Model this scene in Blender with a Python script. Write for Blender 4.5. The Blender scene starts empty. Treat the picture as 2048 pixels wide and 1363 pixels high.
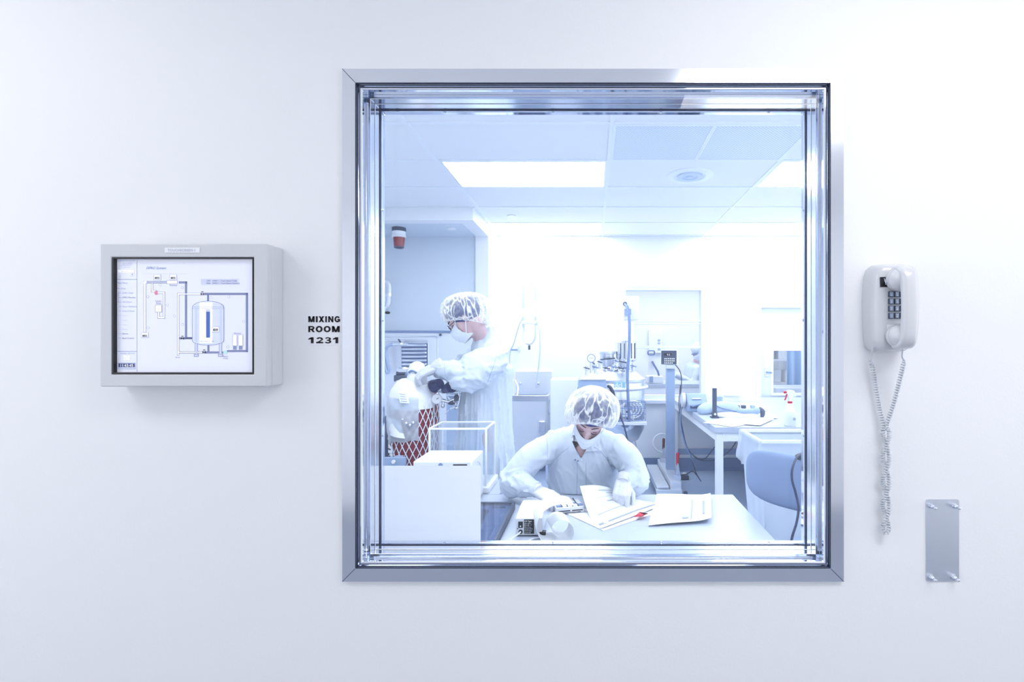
import bpy, bmesh, math, random
from mathutils import Vector, Matrix, noise
from math import sin, cos, pi, radians as R
random.seed(7)
S = bpy.context.scene
COL = S.collection
# ------------------------------------------------------------ camera (2048 x 1363 frame)
CZ, F, CX, CY = 1.55, 1000.0, 1186.0, 688.0
cd = bpy.data.cameras.new('camera'); cam = bpy.data.objects.new('camera', cd); COL.objects.link(cam)
cam.location = (0, 0, CZ); cam.rotation_euler = (R(90), 0, 0)
cd.sensor_width = 36; cd.lens = F / 2048 * 36
cd.shift_x = -(CX - 1024) / 2048; cd.shift_y = (CY - 681.5) / 2048
cd.clip_start = 0.02
S.camera = cam
def P(px, py, y): return Vector(((px - CX) / F * y, y, CZ - (py - CY) / F * y))
# ------------------------------------------------------------ world and exposure
w = bpy.data.worlds.new('world'); S.world = w; w.use_nodes = True
w.node_tree.nodes['Background'].inputs[0].default_value = (0.97, 0.98, 1, 1)
w.node_tree.nodes['Background'].inputs[1].default_value = 2.05
S.view_settings.view_transform = 'Standard'; S.view_settings.look = 'None'
S.view_settings.gamma = 1; S.view_settings.use_curve_mapping = False
S.view_settings.exposure = 0.0
S.cycles.transparent_max_bounces = 32
ROOM_LIGHT = 14.5          # emission of the lab's ceiling panels
HALL_LEFT, HALL_RIGHT = 7.5, 12.5   # emission of the corridor's ceiling panels
# ------------------------------------------------------------ materials
def lin(c):
    return tuple(((x / 255) / 12.92 if x / 255 <= 0.04045 else ((x / 255 + 0.055) / 1.055) ** 2.4) for x in c) + (1,)
def mat(name, c, rough=0.5, metal=0.0, bump=0.0, scale=40.0, var=0.03, emit=0.0, spec=0.5, stretch=None, coat=0.0):
    m = bpy.data.materials.new(name); m.use_nodes = True
    nt = m.node_tree; N = nt.nodes; L = nt.links; b = N['Principled BSDF']
    base = lin(c)
    tc = N.new('ShaderNodeTexCoord'); mp = N.new('ShaderNodeMapping'); nz = N.new('ShaderNodeTexNoise')
    L.new(tc.outputs['Object'], mp.inputs[0]); L.new(mp.outputs[0], nz.inputs['Vector'])
    if stretch: mp.inputs['Scale'].default_value = stretch
    nz.inputs['Scale'].default_value = scale; nz.inputs['Detail'].default_value = 3
    rp = N.new('ShaderNodeValToRGB'); L.new(nz.outputs[0], rp.inputs[0])
    rp.color_ramp.elements[0].color = tuple(x * (1 - var) for x in base[:3]) + (1,)
    rp.color_ramp.elements[1].color = tuple(min(1, x * (1 + var)) for x in base[:3]) + (1,)
    L.new(rp.outputs[0], b.inputs['Base Color'])
    b.inputs['Roughness'].default_value = rough; b.inputs['Metallic'].default_value = metal
    b.inputs['Specular IOR Level'].default_value = spec
    b.inputs['Coat Weight'].default_value = coat
    if bump:
        bp = N.new('ShaderNodeBump'); bp.inputs['Strength'].default_value = bump; bp.inputs['Distance'].default_value = 0.002
        L.new(nz.outputs[0], bp.inputs['Height']); L.new(bp.outputs[0], b.inputs['Normal'])
    if emit:
        L.new(rp.outputs[0], b.inputs['Emission Color']); b.inputs['Emission Strength'].default_value = emit
    return m
def emitter(name, c, k):
    m = bpy.data.materials.new(name); m.use_nodes = True; nt = m.node_tree; nt.nodes.clear()
    e = nt.nodes.new('ShaderNodeEmission'); o = nt.nodes.new('ShaderNodeOutputMaterial')
    e.inputs[0].default_value = (*c, 1); e.inputs[1].default_value = k; nt.links.new(e.outputs[0], o.inputs[0]); return m
def clear(name, tint=(1, 1, 1), ior=1.45, fog=0.0, fogc=(0.9, 0.94, 1), rough=0.02, reflect=1.0):
    m = bpy.data.materials.new(name); m.use_nodes = True; nt = m.node_tree; N = nt.nodes; L = nt.links; N.clear()
    t = N.new('ShaderNodeBsdfTransparent'); t.inputs[0].default_value = (*tint, 1)
    g = N.new('ShaderNodeBsdfGlossy'); g.inputs['Roughness'].default_value = rough
    f = N.new('ShaderNodeFresnel'); f.inputs[0].default_value = ior
    ge = N.new('ShaderNodeNewGeometry'); io = N.new('ShaderNodeMapRange'); io.inputs[3].default_value = ior; io.inputs[4].default_value = 1/ior
    L.new(ge.outputs['Backfacing'], io.inputs[0]); L.new(io.outputs[0], f.inputs[0])
    mu = N.new('ShaderNodeMath'); mu.operation = 'MULTIPLY'; mu.inputs[1].default_value = reflect; L.new(f.outputs[0], mu.inputs[0])
    x = N.new('ShaderNodeMixShader'); L.new(mu.outputs[0], x.inputs[0]); L.new(t.outputs[0], x.inputs[1]); L.new(g.outputs[0], x.inputs[2])
    o = N.new('ShaderNodeOutputMaterial'); last = x
    if fog:
        d = N.new('ShaderNodeBsdfDiffuse'); d.inputs[0].default_value = (*fogc, 1)
        tl = N.new('ShaderNodeBsdfTranslucent'); tl.inputs[0].default_value = (*fogc, 1)
        ad = N.new('ShaderNodeMixShader'); L.new(d.outputs[0], ad.inputs[1]); L.new(tl.outputs[0], ad.inputs[2])
        x2 = N.new('ShaderNodeMixShader'); x2.inputs[0].default_value = fog
        L.new(x.outputs[0], x2.inputs[1]); L.new(ad.outputs[0], x2.inputs[2]); last = x2
    L.new(last.outputs[0], o.inputs[0]); return m
def cap_mat(name):
    # thin non-woven cap: sheer where single, opaque white along the gathered creases
    m = bpy.data.materials.new(name); m.use_nodes = True; nt = m.node_tree; N = nt.nodes; L = nt.links; b = N['Principled BSDF']
    b.inputs['Base Color'].default_value = (0.97, 0.98, 1, 1); b.inputs['Roughness'].default_value = 0.7
    tc = N.new('ShaderNodeTexCoord'); mp = N.new('ShaderNodeMapping'); L.new(tc.outputs['UV'], mp.inputs[0])
    mp.inputs['Scale'].default_value = (11, 2.0, 1)
    nz = N.new('ShaderNodeTexNoise'); nz.inputs['Scale'].default_value = 1.4; nz.inputs['Detail'].default_value = 2
    L.new(mp.outputs[0], nz.inputs['Vector'])
    ad = N.new('ShaderNodeVectorMath'); ad.operation = 'ADD'
    sc = N.new('ShaderNodeVectorMath'); sc.operation = 'SCALE'; sc.inputs['Scale'].default_value = 1.2
    L.new(nz.outputs['Color'], sc.inputs[0]); L.new(mp.outputs[0], ad.inputs[0]); L.new(sc.outputs[0], ad.inputs[1])
    vo = N.new('ShaderNodeTexVoronoi'); vo.feature = 'DISTANCE_TO_EDGE'; vo.inputs['Scale'].default_value = 1.5
    L.new(ad.outputs[0], vo.inputs['Vector'])
    mr = N.new('ShaderNodeMapRange'); mr.inputs[1].default_value = 0.0; mr.inputs[2].default_value = 0.095
    mr.inputs[3].default_value = 0.74; mr.inputs[4].default_value = 0.07; L.new(vo.outputs['Distance'], mr.inputs[0])
    n2 = N.new('ShaderNodeTexNoise'); n2.inputs['Scale'].default_value = 55; n2.inputs['Detail'].default_value = 4
    L.new(tc.outputs['Object'], n2.inputs['Vector'])
    m2 = N.new('ShaderNodeMapRange'); m2.inputs[1].default_value = 0.42; m2.inputs[2].default_value = 0.7
    m2.inputs[3].default_value = 0.0; m2.inputs[4].default_value = 0.18; L.new(n2.outputs[0], m2.inputs[0])
    a = N.new('ShaderNodeMath'); a.operation = 'ADD'; a.use_clamp = True
    L.new(mr.outputs[0], a.inputs[0]); L.new(m2.outputs[0], a.inputs[1])
    # edges of the balloon are looked through at a slant, so the cloth is denser there
    lw = N.new('ShaderNodeLayerWeight'); lw.inputs[0].default_value = 0.35
    a2 = N.new('ShaderNodeMath'); a2.operation = 'ADD'; a2.use_clamp = True
    pw = N.new('ShaderNodeMath'); pw.operation = 'POWER'; pw.inputs[1].default_value = 1.05; L.new(lw.outputs['Facing'], pw.inputs[0])
    L.new(a.outputs[0], a2.inputs[0]); L.new(pw.outputs[0], a2.inputs[1])
    L.new(a2.outputs[0], b.inputs['Alpha'])
    bp = N.new('ShaderNodeBump'); bp.inputs['Strength'].default_value = 0.6; bp.inputs['Distance'].default_value = 0.004
    L.new(mr.outputs[0], bp.inputs['Height']); L.new(bp.outputs[0], b.inputs['Normal'])
    return m
M = {}
M['wall'] = mat('painted_wall', (237, 239, 243), 0.55, bump=0.12, scale=160, var=0.006)
M['hall_floor'] = mat('hall_floor', (142, 149, 164), 0.35, scale=12)
M['hall_ceil'] = mat('hall_ceiling', (248, 248, 250), 0.8, scale=20)
M['lab_wall'] = mat('lab_wall', (243, 246, 252), 0.5, scale=20, var=0.005)
M['lab_ceil'] = mat('lab_ceiling', (240, 243, 249), 0.75, scale=30, var=0.01)
M['tbar'] = mat('ceiling_grid', (240, 246, 253), 0.5)
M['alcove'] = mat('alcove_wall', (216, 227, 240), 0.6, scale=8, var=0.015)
M['lab_floor'] = mat('lab_floor', (172, 191, 220), 0.32, scale=9, var=0.03)
M['cove'] = mat('cove_base', (128, 150, 188), 0.4)
M['steel'] = mat('brushed_steel', (222, 227, 236), 0.32, 1.0, bump=0.03, scale=60, stretch=(1, 1, 12), var=0.03)
M['steel_b'] = mat('satin_steel', (224, 230, 240), 0.4, 0.35, scale=20, var=0.03)
M['chrome'] = mat('polished_steel', (226, 232, 244), 0.05, 1.0, var=0.01, scale=6)
M['chrome_r'] = mat('dull_polished_steel', (232, 236, 244), 0.13, 1.0, bump=0.05, scale=7, var=0.03)
M['gasket'] = mat('dark_gasket', (44, 52, 76), 0.5)
M['black'] = mat('black_plastic', (20, 21, 28), 0.35)
M['ink'] = mat('black_ink', (8, 8, 12), 0.6)
M['darkgrey'] = mat('dark_grey_plastic', (70, 80, 104), 0.4)
M['bluegrey'] = mat('blue_grey_plastic', (152, 174, 207), 0.45, var=0.04)
M['white'] = mat('white_enamel', (240, 243, 249), 0.3, var=0.006)
M['wplastic'] = mat('white_plastic', (228, 231, 238), 0.28, var=0.008, coat=0.3)
M['phone'] = mat('phone_plastic', (210, 212, 218), 0.22, var=0.008, coat=0.4)
M['paper'] = mat('paper', (244, 247, 252), 0.8, var=0.01)
M['paper_ink'] = mat('grey_ink', (168, 180, 206), 0.8)
M['cloth'] = mat('gown_cloth', (212, 223, 238), 0.85, bump=0.25, scale=260, var=0.02)
M['glove'] = mat('latex_glove', (216, 220, 229), 0.5, bump=0.2, scale=90, var=0.02)
M['seam_crease'] = mat('seam_crease_tone', (172, 186, 212), 0.8)
M['mask'] = mat('mask_cloth', (226, 233, 244), 0.85, bump=0.2, scale=300)
M['skin'] = mat('skin', (214, 182, 187), 0.5, var=0.06, scale=30)
M['hair'] = mat('dark_hair', (36, 58, 120), 0.6, bump=0.8, scale=90, var=0.5, stretch=(3, 3, .6))
M['brow'] = mat('brow_hair', (46, 44, 60), 0.7)
M['red'] = mat('red_paint', (126, 20, 46), 0.4, var=0.1, scale=12)
M['redp'] = mat('red_plastic', (205, 40, 70), 0.35)
M['mesh'] = mat('white_net', (232, 238, 250), 0.5)
M['chair'] = mat('chair_cloth', (134, 154, 190), 0.85, bump=0.4, scale=420, var=0.12)
M['cable'] = mat('dark_cable', (52, 62, 92), 0.45)
M['gcable'] = mat('grey_cable', (116, 138, 182), 0.45)
M['table'] = mat('table_top', (188, 198, 216), 0.3, scale=6, var=0.02)
M['glass'] = clear('window_glass', (0.985, 0.99, 1), reflect=0.55)
M['acryl'] = clear('clear_acrylic', (0.95, 0.975, 1), fog=0.08)
M['bag'] = clear('clear_bag', (0.93, 0.96, 1), fog=0.5, rough=0.12, ior=1.5)
M['smoke'] = clear('smoked_glass', (0.62, 0.70, 0.84), fog=0.05)
M['pale'] = mat('pale_blue_plate', (150, 200, 224), 0.5)
M['pipe'] = mat('pipe_paint', (188, 204, 230), .4)
M['thin_paper'] = clear('translucent_sheet', fog=1.0, fogc=(0.80, 0.81, 0.835))
M['cap'] = cap_mat('sheer_cap_cloth')
M['panel'] = emitter('lab_light_diffuser', (0.935, 0.985, 1.0), ROOM_LIGHT)
M['far_fill_panel'] = emitter('far_fill_diffuser', (0.95, 0.985, 1.0), 5.0)
M['hall_l'] = emitter('hall_light_diffuser_left', (1, 0.99, 0.985), HALL_LEFT)
M['hall_r'] = emitter('hall_light_diffuser_right', (1, 0.99, 0.985), HALL_RIGHT)
# ------------------------------------------------------------ mesh builder
class MB:
    def __init__(s, xf=None): s.v = []; s.f = []; s.m = []; s.uv = {}; s.xf = xf or Matrix()
    def add(s, vs, fs, mi=0):
        o = len(s.v); s.v += [s.xf @ Vector(p) for p in vs]
        s.f += [[i + o for i in f] for f in fs]; s.m += [mi] * len(fs); return s
    def box(s, x0, x1, y0, y1, z0, z1, mi=0):
        return s.add([(x0,y0,z0),(x1,y0,z0),(x1,y1,z0),(x0,y1,z0),(x0,y0,z1),(x1,y0,z1),(x1,y1,z1),(x0,y1,z1)],
                     [(0,3,2,1),(4,5,6,7),(0,1,5,4),(1,2,6,5),(2,3,7,6),(3,0,4,7)], mi)
    def bar(s, a, b, w, h, mi=0, up=(0,0,1)):
        a = Vector(a); b = Vector(b); d = (b - a).normalized(); u = Vector(up)
        if abs(d.dot(u)) > .98: u = Vector((0,1,0))
        x = d.cross(u).normalized(); z = x.cross(d).normalized()
        vs = [p + x * (i * w / 2) + z * (j * h / 2) for p in (a, b) for i, j in ((-1,-1),(1,-1),(1,1),(-1,1))]
        return s.add(vs, [(0,1,2,3),(7,6,5,4),(0,4,5,1),(1,5,6,2),(2,6,7,3),(3,7,4,0)], mi)
    def tube(s, pts, r, n=8, mi=0, closed=False, flat=1.0, round_=False):
        pts = [Vector(p) for p in pts]; k = len(pts)
        rr = list(r) if isinstance(r, (list, tuple)) else [r] * k
        if round_:
            a, b = pts[0], pts[-1]; da = (pts[1] - a).normalized(); db = (pts[-2] - b).normalized()
            pre = [(a - da * rr[0] * sin(t), rr[0] * cos(t)) for t in (1.35, 1.0, 0.55)]
            post = [(b - db * rr[-1] * sin(t), rr[-1] * cos(t)) for t in (0.55, 1.0, 1.35)]
            pts = [p for p, _ in pre] + pts + [p for p, _ in post]; rr = [q for _, q in pre] + rr + [q for _, q in post]; k = len(pts)
        vs = []; t0 = (pts[1] - pts[0]).normalized(); u = t0.orthogonal().normalized()
        for i, p in enumerate(pts):
            if closed: t = (pts[(i+1) % k] - pts[i-1]).normalized()
            else: t = (pts[min(i+1, k-1)] - pts[max(i-1, 0)]).normalized()
            u = (u - t * u.dot(t)).normalized(); w_ = t.cross(u)
            for j in range(n):
                a = 2 * pi * j / n; vs.append(p + (u * cos(a) + w_ * sin(a) * flat) * rr[i])
        fs = []
        for i in range(k if closed else k - 1):
            i2 = (i + 1) % k
            for j in range(n): fs.append((i*n+j, i*n+(j+1)%n, i2*n+(j+1)%n, i2*n+j))
        if not closed: fs.append(list(range(n))[::-1]); fs.append([(k-1)*n+j for j in range(n)])
        return s.add(vs, fs, mi)
    def lathe(s, prof, o=(0,0,0), axis='Z', n=24, mi=0, arc=None):
        o = Vector(o); vs = []
        for r, h in prof:
            for j in range(n):
                a = 2 * pi * j / n
                c = {'Z': (r*cos(a), r*sin(a), h), 'Y': (r*cos(a), h, r*sin(a)), 'X': (h, r*cos(a), r*sin(a))}[axis]
                vs.append(o + Vector(c))
        fs = []
        for i in range(len(prof) - 1):
            for j in range(n):
                f = (i*n+j, i*n+(j+1)%n, (i+1)*n+(j+1)%n, (i+1)*n+j); fs.append(f if axis != 'Y' else f[::-1])
        fs.append(list(range(n))[::-1]); fs.append([(len(prof)-1)*n+j for j in range(n)])
        return s.add(vs, fs, mi)
    def ell(s, c, r, n=20, mi=0, rot=None):
        c = Vector(c); r = (r, r, r) if not isinstance(r, (tuple, list)) else r; h = n // 2; vs = []
        Q = rot or Matrix()
        for i in range(1, h):
            t = pi * i / h
            for j in range(n):
                a = 2*pi*j/n; vs.append(c + (Q @ Vector((r[0]*sin(t)*cos(a), r[1]*sin(t)*sin(a), r[2]*cos(t)))))
        a0 = len(vs); vs.append(c + Q @ Vector((0,0,r[2]))); vs.append(c + Q @ Vector((0,0,-r[2])))
        fs = [(i*n+j, (i+1)*n+j, (i+1)*n+(j+1)%n, i*n+(j+1)%n) for i in range(h-2) for j in range(n)]
        fs += [(a0, j, (j+1)%n) for j in range(n)] + [(a0+1, (h-2)*n+(j+1)%n, (h-2)*n+j) for j in range(n)]
        return s.add(vs, fs, mi)
    def prism(s, poly, fn, mi=0):
        # poly: list of 2D; fn(u, v, k) -> 3D, k 0 or 1
        n = len(poly); vs = [fn(u, v, 0) for u, v in poly] + [fn(u, v, 1) for u, v in poly]
        return s.add(vs, [list(range(n)), [n + i for i in range(n)][::-1]] + [(i, n+i, n+(i+1)%n, (i+1)%n) for i in range(n)], mi)
    def grid(s, fn, nu, nv, mi=0, thick=0.0):
        vs = [Vector(fn(i/nu, j/nv)) for i in range(nu+1) for j in range(nv+1)]; w_ = nv+1
        fs = [(i*w_+j, (i+1)*w_+j, (i+1)*w_+j+1, i*w_+j+1) for i in range(nu) for j in range(nv)]
        if thick:
            ns = [Vector() for _ in vs]
            for f in fs:
                q = (vs[f[1]]-vs[f[0]]).cross(vs[f[3]]-vs[f[0]])
                for i in f: ns[i] += q
            k = len(vs); vs = vs + [vs[i] - ns[i].normalized()*thick for i in range(k)]
            b = [(f[3]+k, f[2]+k, f[1]+k, f[0]+k) for f in fs]
            rim = [i*w_ for i in range(nu+1)] + [nu*w_+j for j in range(1, nv+1)] + [i*w_+nv for i in range(nu-1, -1, -1)] + [j for j in range(nv-1, 0, -1)]
            e = [(rim[q], rim[q]+k, rim[(q+1)%len(rim)]+k, rim[(q+1)%len(rim)]) for q in range(len(rim))]
            fs = fs + b + e
        return s.add(vs, fs, mi)
    def text(s, body, size, mtx, mi=0, bold=0.0, sx=1.0, shear=0.0, depth=0.0, align='LEFT', space=1.0):
        c = bpy.data.curves.new('t', 'FONT'); c.body = body; c.size = size; c.offset = bold; c.shear = shear
        c.extrude = depth; c.align_x = align; c.resolution_u = 2; c.space_character = space
        o = bpy.data.objects.new('t', c); COL.objects.link(o); bpy.context.view_layer.update()
        dg = bpy.context.evaluated_depsgraph_get(); me = bpy.data.meshes.new_from_object(o.evaluated_get(dg))
        q = Matrix.Scale(sx, 4, (1,0,0))
        s.add([mtx @ (q @ v.co) for v in me.vertices], [list(p.vertices) for p in me.polygons], mi)
        bpy.data.objects.remove(o); bpy.data.curves.remove(c); bpy.data.meshes.remove(me); return s
    def build(s, name, mats, parent=None, origin=None, smooth=35, bevel=0, solid=0, sub=0, uv=None):
        if parent is not None: o_ = WL[parent]
        else: o_ = Vector(origin) if origin is not None else base_of(s.v)
        me = bpy.data.meshes.new(name); me.from_pydata([p - o_ for p in s.v], [], s.f)
        for m_ in (mats if isinstance(mats, (list, tuple)) else [mats]): me.materials.append(m_)
        me.polygons.foreach_set('material_index', s.m); me.update()
        if uv:
            l = me.uv_layers.new(name='UVMap')
            for lp in me.loops: l.data[lp.index].uv = uv[lp.vertex_index]
        if smooth:
            me.polygons.foreach_set('use_smooth', [True]*len(me.polygons)); me.set_sharp_from_angle(angle=R(smooth))
        o = bpy.data.objects.new(name, me); COL.objects.link(o)
        if parent is not None: o.parent = parent; WL[o] = o_
        else: o.location = o_; WL[o] = o_
        if solid: q = o.modifiers.new('solid', 'SOLIDIFY'); q.thickness = solid; q.offset = 0
        if sub: q = o.modifiers.new('sub', 'SUBSURF'); q.levels = sub; q.render_levels = sub
        if bevel: q = o.modifiers.new('bevel', 'BEVEL'); q.width = bevel; q.segments = 2; q.limit_method = 'ANGLE'; q.angle_limit = R(40)
        return o
WL = {}
def base_of(vs):
    xs = [p.x for p in vs]; ys = [p.y for p in vs]; zs = [p.z for p in vs]
    return Vector(((min(xs)+max(xs))/2, (min(ys)+max(ys))/2, min(zs)))
def tag(o, label, cat=None, group=None, kind=None):
    if label: o['label'] = label
    if cat: o['category'] = cat
    if group: o['group'] = group
    if kind: o['kind'] = kind
    return o
def thing(name, label, cat, loc, group=None, kind=None):
    o = bpy.data.objects.new(name, None); COL.objects.link(o); o.location = loc; o.empty_display_size = .05
    WL[o] = Vector(loc); return tag(o, label, cat, group, kind)
def dup(root, loc, label=None, group=None):
    r = root.copy(); COL.objects.link(r); r.location = loc
    if label: r['label'] = label
    if group: r['group'] = group
    for ch in list(root.children):
        c = ch.copy(); COL.objects.link(c); c.parent = r
        for g in ch.children:
            d = g.copy(); COL.objects.link(d); d.parent = c
    return r
def crom(pts, n=8, closed=False):
    pts = [Vector(p) for p in pts]; out = []; k = len(pts)
    for i in range(k if closed else k - 1):
        g = (lambda q: pts[q % k]) if closed else (lambda q: pts[max(0, min(k-1, q))])
        a, b, c, d = g(i-1), g(i), g(i+1), g(i+2)
        for j in range(n):
            t = j / n
            out.append(.5*((2*b) + (c-a)*t + (2*a-5*b+4*c-d)*t*t + (3*b-a-3*c+d)*t**3))
    if not closed: out.append(pts[-1])
    return out
def blob(mb, voxel, smooth=6, fn=None):
    """one continuous surface grown over the overlapping volumes in mb"""
    me = bpy.data.meshes.new('b'); me.from_pydata([tuple(p) for p in mb.v], [], mb.f)
    o = bpy.data.objects.new('b', me); COL.objects.link(o)
    q = o.modifiers.new('r', 'REMESH'); q.mode = 'VOXEL'; q.voxel_size = voxel; q.adaptivity = 0
    if smooth: q = o.modifiers.new('s', 'SMOOTH'); q.factor = .5; q.iterations = smooth
    bpy.context.view_layer.update()
    r = bpy.data.meshes.new_from_object(o.evaluated_get(bpy.context.evaluated_depsgraph_get()))
    out = MB(); cs = [v.co.copy() for v in r.vertices]; ns = [v.normal.copy() for v in r.vertices]
    if fn: cs = [fn(c, n) for c, n in zip(cs, ns)]
    out.add(cs, [list(p.vertices) for p in r.polygons])
    bpy.data.objects.remove(o); bpy.data.meshes.remove(me); bpy.data.meshes.remove(r); return out
FACE = Matrix.Rotation(R(90), 4, 'X')   # text laid on a plane that faces -Y
# ============================================================ ROOM SHELL
WY, WB = 1.30, 1.446          # corridor face and lab face of the shared wall
ox0, ox1 = P(713,0,WY).x, P(1659,0,WY).x
oz1, oz0 = P(0,168,WY).z, P(0,1134,WY).z
def struct(mb, name, m, **k): o = mb.build(name, m, **k); o['kind'] = 'structure'; return o
H = 2.885
mb = MB()
mb.box(-4.2, ox0, WY, WB, 0, 3.0).box(ox1, 4.6, WY, WB, 0, 3.0).box(ox0, ox1, WY, WB, 0, oz0).box(ox0, ox1, WY, WB, oz1, 3.0)
struct(mb, 'wall_front', M['wall'], smooth=0)
struct(MB().box(-4.2, 4.6, -1.75, -1.65, 0, 3.0), 'wall_rear', M['wall'], smooth=0)
struct(MB().box(-4.2, 4.6, -1.75, WY, -.1, 0), 'floor_corridor', M['hall_floor'], smooth=0)
struct(MB().box(-4.2, 4.6, -1.75, WY, 2.9, 3.0), 'ceiling_corridor', M['hall_ceil'], smooth=0)
# corridor lamps
def hall_lamp(x, y, m, lab):
    t = thing('ceiling_light', lab, 'ceiling light', (x, y, 2.9))
    mb = MB().box(x-.62, x+.62, y-.32, y-.29, 2.88, 2.9).box(x-.62, x+.62, y+.29, y+.32, 2.88, 2.9).box(x-.62, x-.59, y-.29, y+.29, 2.88, 2.9).box(x+.59, x+.62, y-.29, y+.29, 2.88, 2.9)
    mb.build('lamp_frame', M['white'], t)
    MB().box(x-.59, x+.59, y-.29, y+.29, 2.886, 2.899).build('diffuser', m, t)
hall_lamp(-2.25, .25, M['hall_l'], 'ceiling light over the corridor beside the touchscreen')
hall_lamp(1.08, .10, M['hall_r'], 'ceiling light over the corridor beside the wall telephone')
# lab shell
BY = 6.17
struct(MB().box(-2.6, 3.3, WB, 9.0, -.1, 0), 'floor', M['lab_floor'], smooth=0)
# left and right walls
struct(MB().box(-2.6, -2.5, WB, 5.8, 0, 2.98), 'wall_left', M['lab_wall'], smooth=0)
struct(MB().box(3.2, 3.3, WB, 6.3, 0, 2.98), 'wall_right', M['lab_wall'], smooth=0)
# ceiling with its grid
cols = [-2.375, -1.13, .115, 1.36, 2.605]; rows = [1.77+.62*k for k in range(8)]
lights = [(1, 3), (3, 3), (1, 6), (3, 6), (1, 0), (3, 0)]
mb = MB()
xs = [-2.6] + cols + [3.3]; ys = [WB] + rows + [BY]
for i in range(len(xs)-1):
    for j in range(len(ys)-1):
        if (i-1, j-1) in lights: mb.box(xs[i], xs[i+1], ys[j], ys[j+1], H+.06, H+.1)
        else: mb.box(xs[i], xs[i+1], ys[j], ys[j+1], H, H+.1)
struct(mb, 'ceiling', M['lab_ceil'], smooth=0)
mb = MB()
for x in cols: mb.box(x-.014, x+.014, WB, BY, H-.006, H+.001)
for y in rows: mb.box(-2.5, 3.2, y-.014, y+.014, H-.0066, H+.0008)
struct(mb, 'trim_1', M['tbar'], smooth=0)
names = {(1,3): 'bright ceiling panel light above the standing worker, nearer of the left column',
         (3,3): 'bright ceiling panel light at the right beyond the round diffuser',
         (1,6): 'ceiling panel light by the back wall above the drench hose',
         (3,6): 'ceiling panel light by the back wall above the door',
         (1,0): 'ceiling panel light just inside the viewing window, left one',
         (3,0): 'ceiling panel light just inside the viewing window, right one'}
proto = None
for i, j in lights:
    x0, x1 = cols[i]+.016, cols[i+1]-.016; y0 = rows[j]+.016; y1 = y0+.588
    if j == 6: y1 = y0+.588
    cx, cy = (x0+x1)/2, (y0+y1)/2
    if proto is None:
        proto = thing('ceiling_light', names[(i,j)], 'ceiling light', (cx, cy, H-.004), 'lab ceiling lights')
        a, b = x0, x1
        m_ = MB().box(a, b, y0, y0+.012, H-.005, H+.055).box(a, b, y1-.012, y1, H-.005, H+.055).box(a, a+.012, y0+.012, y1-.012, H-.005, H+.055).box(b-.012, b, y0+.012, y1-.012, H-.005, H+.055)
        m_.build('lamp_frame', M['white'], proto, smooth=0)
        MB().box(a+.012, b-.012, y0+.012, y1-.012, H+.004, H+.012).build('diffuser', M['panel'], proto, smooth=0)
    else: dup(proto, (cx, cy, H-.004), names[(i,j)])
# alcove at the left: header, ceiling, back wall, pier
mb = MB().box(-2.5, -1.17, 4.87, 5.01, 2.758, H).box(-1.31, -1.17, 5.01, 5.6, 2.758, H)
struct(mb, 'wall_alcove_header', M['lab_wall'], smooth=0)
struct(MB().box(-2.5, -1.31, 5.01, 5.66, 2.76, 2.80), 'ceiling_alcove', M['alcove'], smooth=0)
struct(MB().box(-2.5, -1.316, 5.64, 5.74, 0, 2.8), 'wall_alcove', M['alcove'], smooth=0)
struct(MB().box(-1.316, -1.17, 5.6, BY, 0, H), 'wall_pier', M['lab_wall'], smooth=0)
# back wall with window and door openings
wx0, wx1, wz1, wz0 = P(1245,0,BY).x, P(1409,0,BY).x, P(0,573,BY).z, P(0,797,BY).z
dx0, dx1, dz1 = P(1512,0,BY).x, 2.95, P(0,607,BY).z
mb = MB().box(-1.2, wx0, BY, BY+.1, 0, H).box(wx0, wx1, BY, BY+.1, 0, wz0).box(wx0, wx1, BY, BY+.1, wz1, H)
mb.box(wx1, dx0, BY, BY+.1, 0, H).box(dx0, dx1, BY, BY+.1, dz1, H).box(dx1, 3.3, BY, BY+.1, 0, H)
struct(mb, 'wall_back', M['lab_wall'], smooth=0)
mb = MB().box(-1.17, dx0, BY-.012, BY, .0, .15).box(-1.17, dx0, BY-.03, BY-.012, 0, .035)
struct(mb, 'baseboard_back', M['cove'], smooth=0)
# room beyond the back wall
mb = MB().box(-.6, 3.3, 8.9, 9.0, 0, 2.9).box(-.7, -.6, BY+.1, 9, 0, 2.9).box(3.3, 3.4, BY, 9, 0, 2.9)
struct(mb, 'wall_beyond', M['lab_wall'], smooth=0)
struct(MB().box(-.7, 3.4, BY+.1, 9, 2.7, 2.8), 'ceiling_beyond', M['lab_ceil'], smooth=0)
t = thing('ceiling_light', 'added unseen light panel over the far room beyond the back wall window', 'ceiling light', (1, 7.5, 2.7))  # unseen panel, added and made large to brighten the far room
MB().box(.0, 2.9, 6.9, 8.1, 2.685, 2.699).build('diffuser', M['far_fill_panel'], t)
# ---- big viewing window
win = thing('window_1', None, None, (0, WY, oz0), kind='structure')
ax0, ax1, az1, az0 = P(685,0,1.292).x, P(1687,0,1.292).x, P(0,138,1.292).z, P(0,1162,1.292).z
def frame(mb, X0, X1, Z0, Z1, x0, x1, z0, z1, yo, yi, yb, mi=0):
    """mitred ring; outer edge at depth yo, inner edge at yi, back at yb"""
    O = [(X0,Z0),(X1,Z0),(X1,Z1),(X0,Z1)]; I = [(x0,z0),(x1,z0),(x1,z1),(x0,z1)]
    vs = [(a,yo,b) for a,b in O] + [(a,yi,b) for a,b in I] + [(a,yb,b) for a,b in O] + [(a,yb,b) for a,b in I]
    fs = []
    for k in range(4):
        q = (k+1)%4
        fs += [(k,q,4+q,4+k), (8+k,8+q,q,k), (4+k,4+q,12+q,12+k), (12+k,12+q,8+q,8+k)]
    return mb.add(vs, fs, mi)
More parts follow.
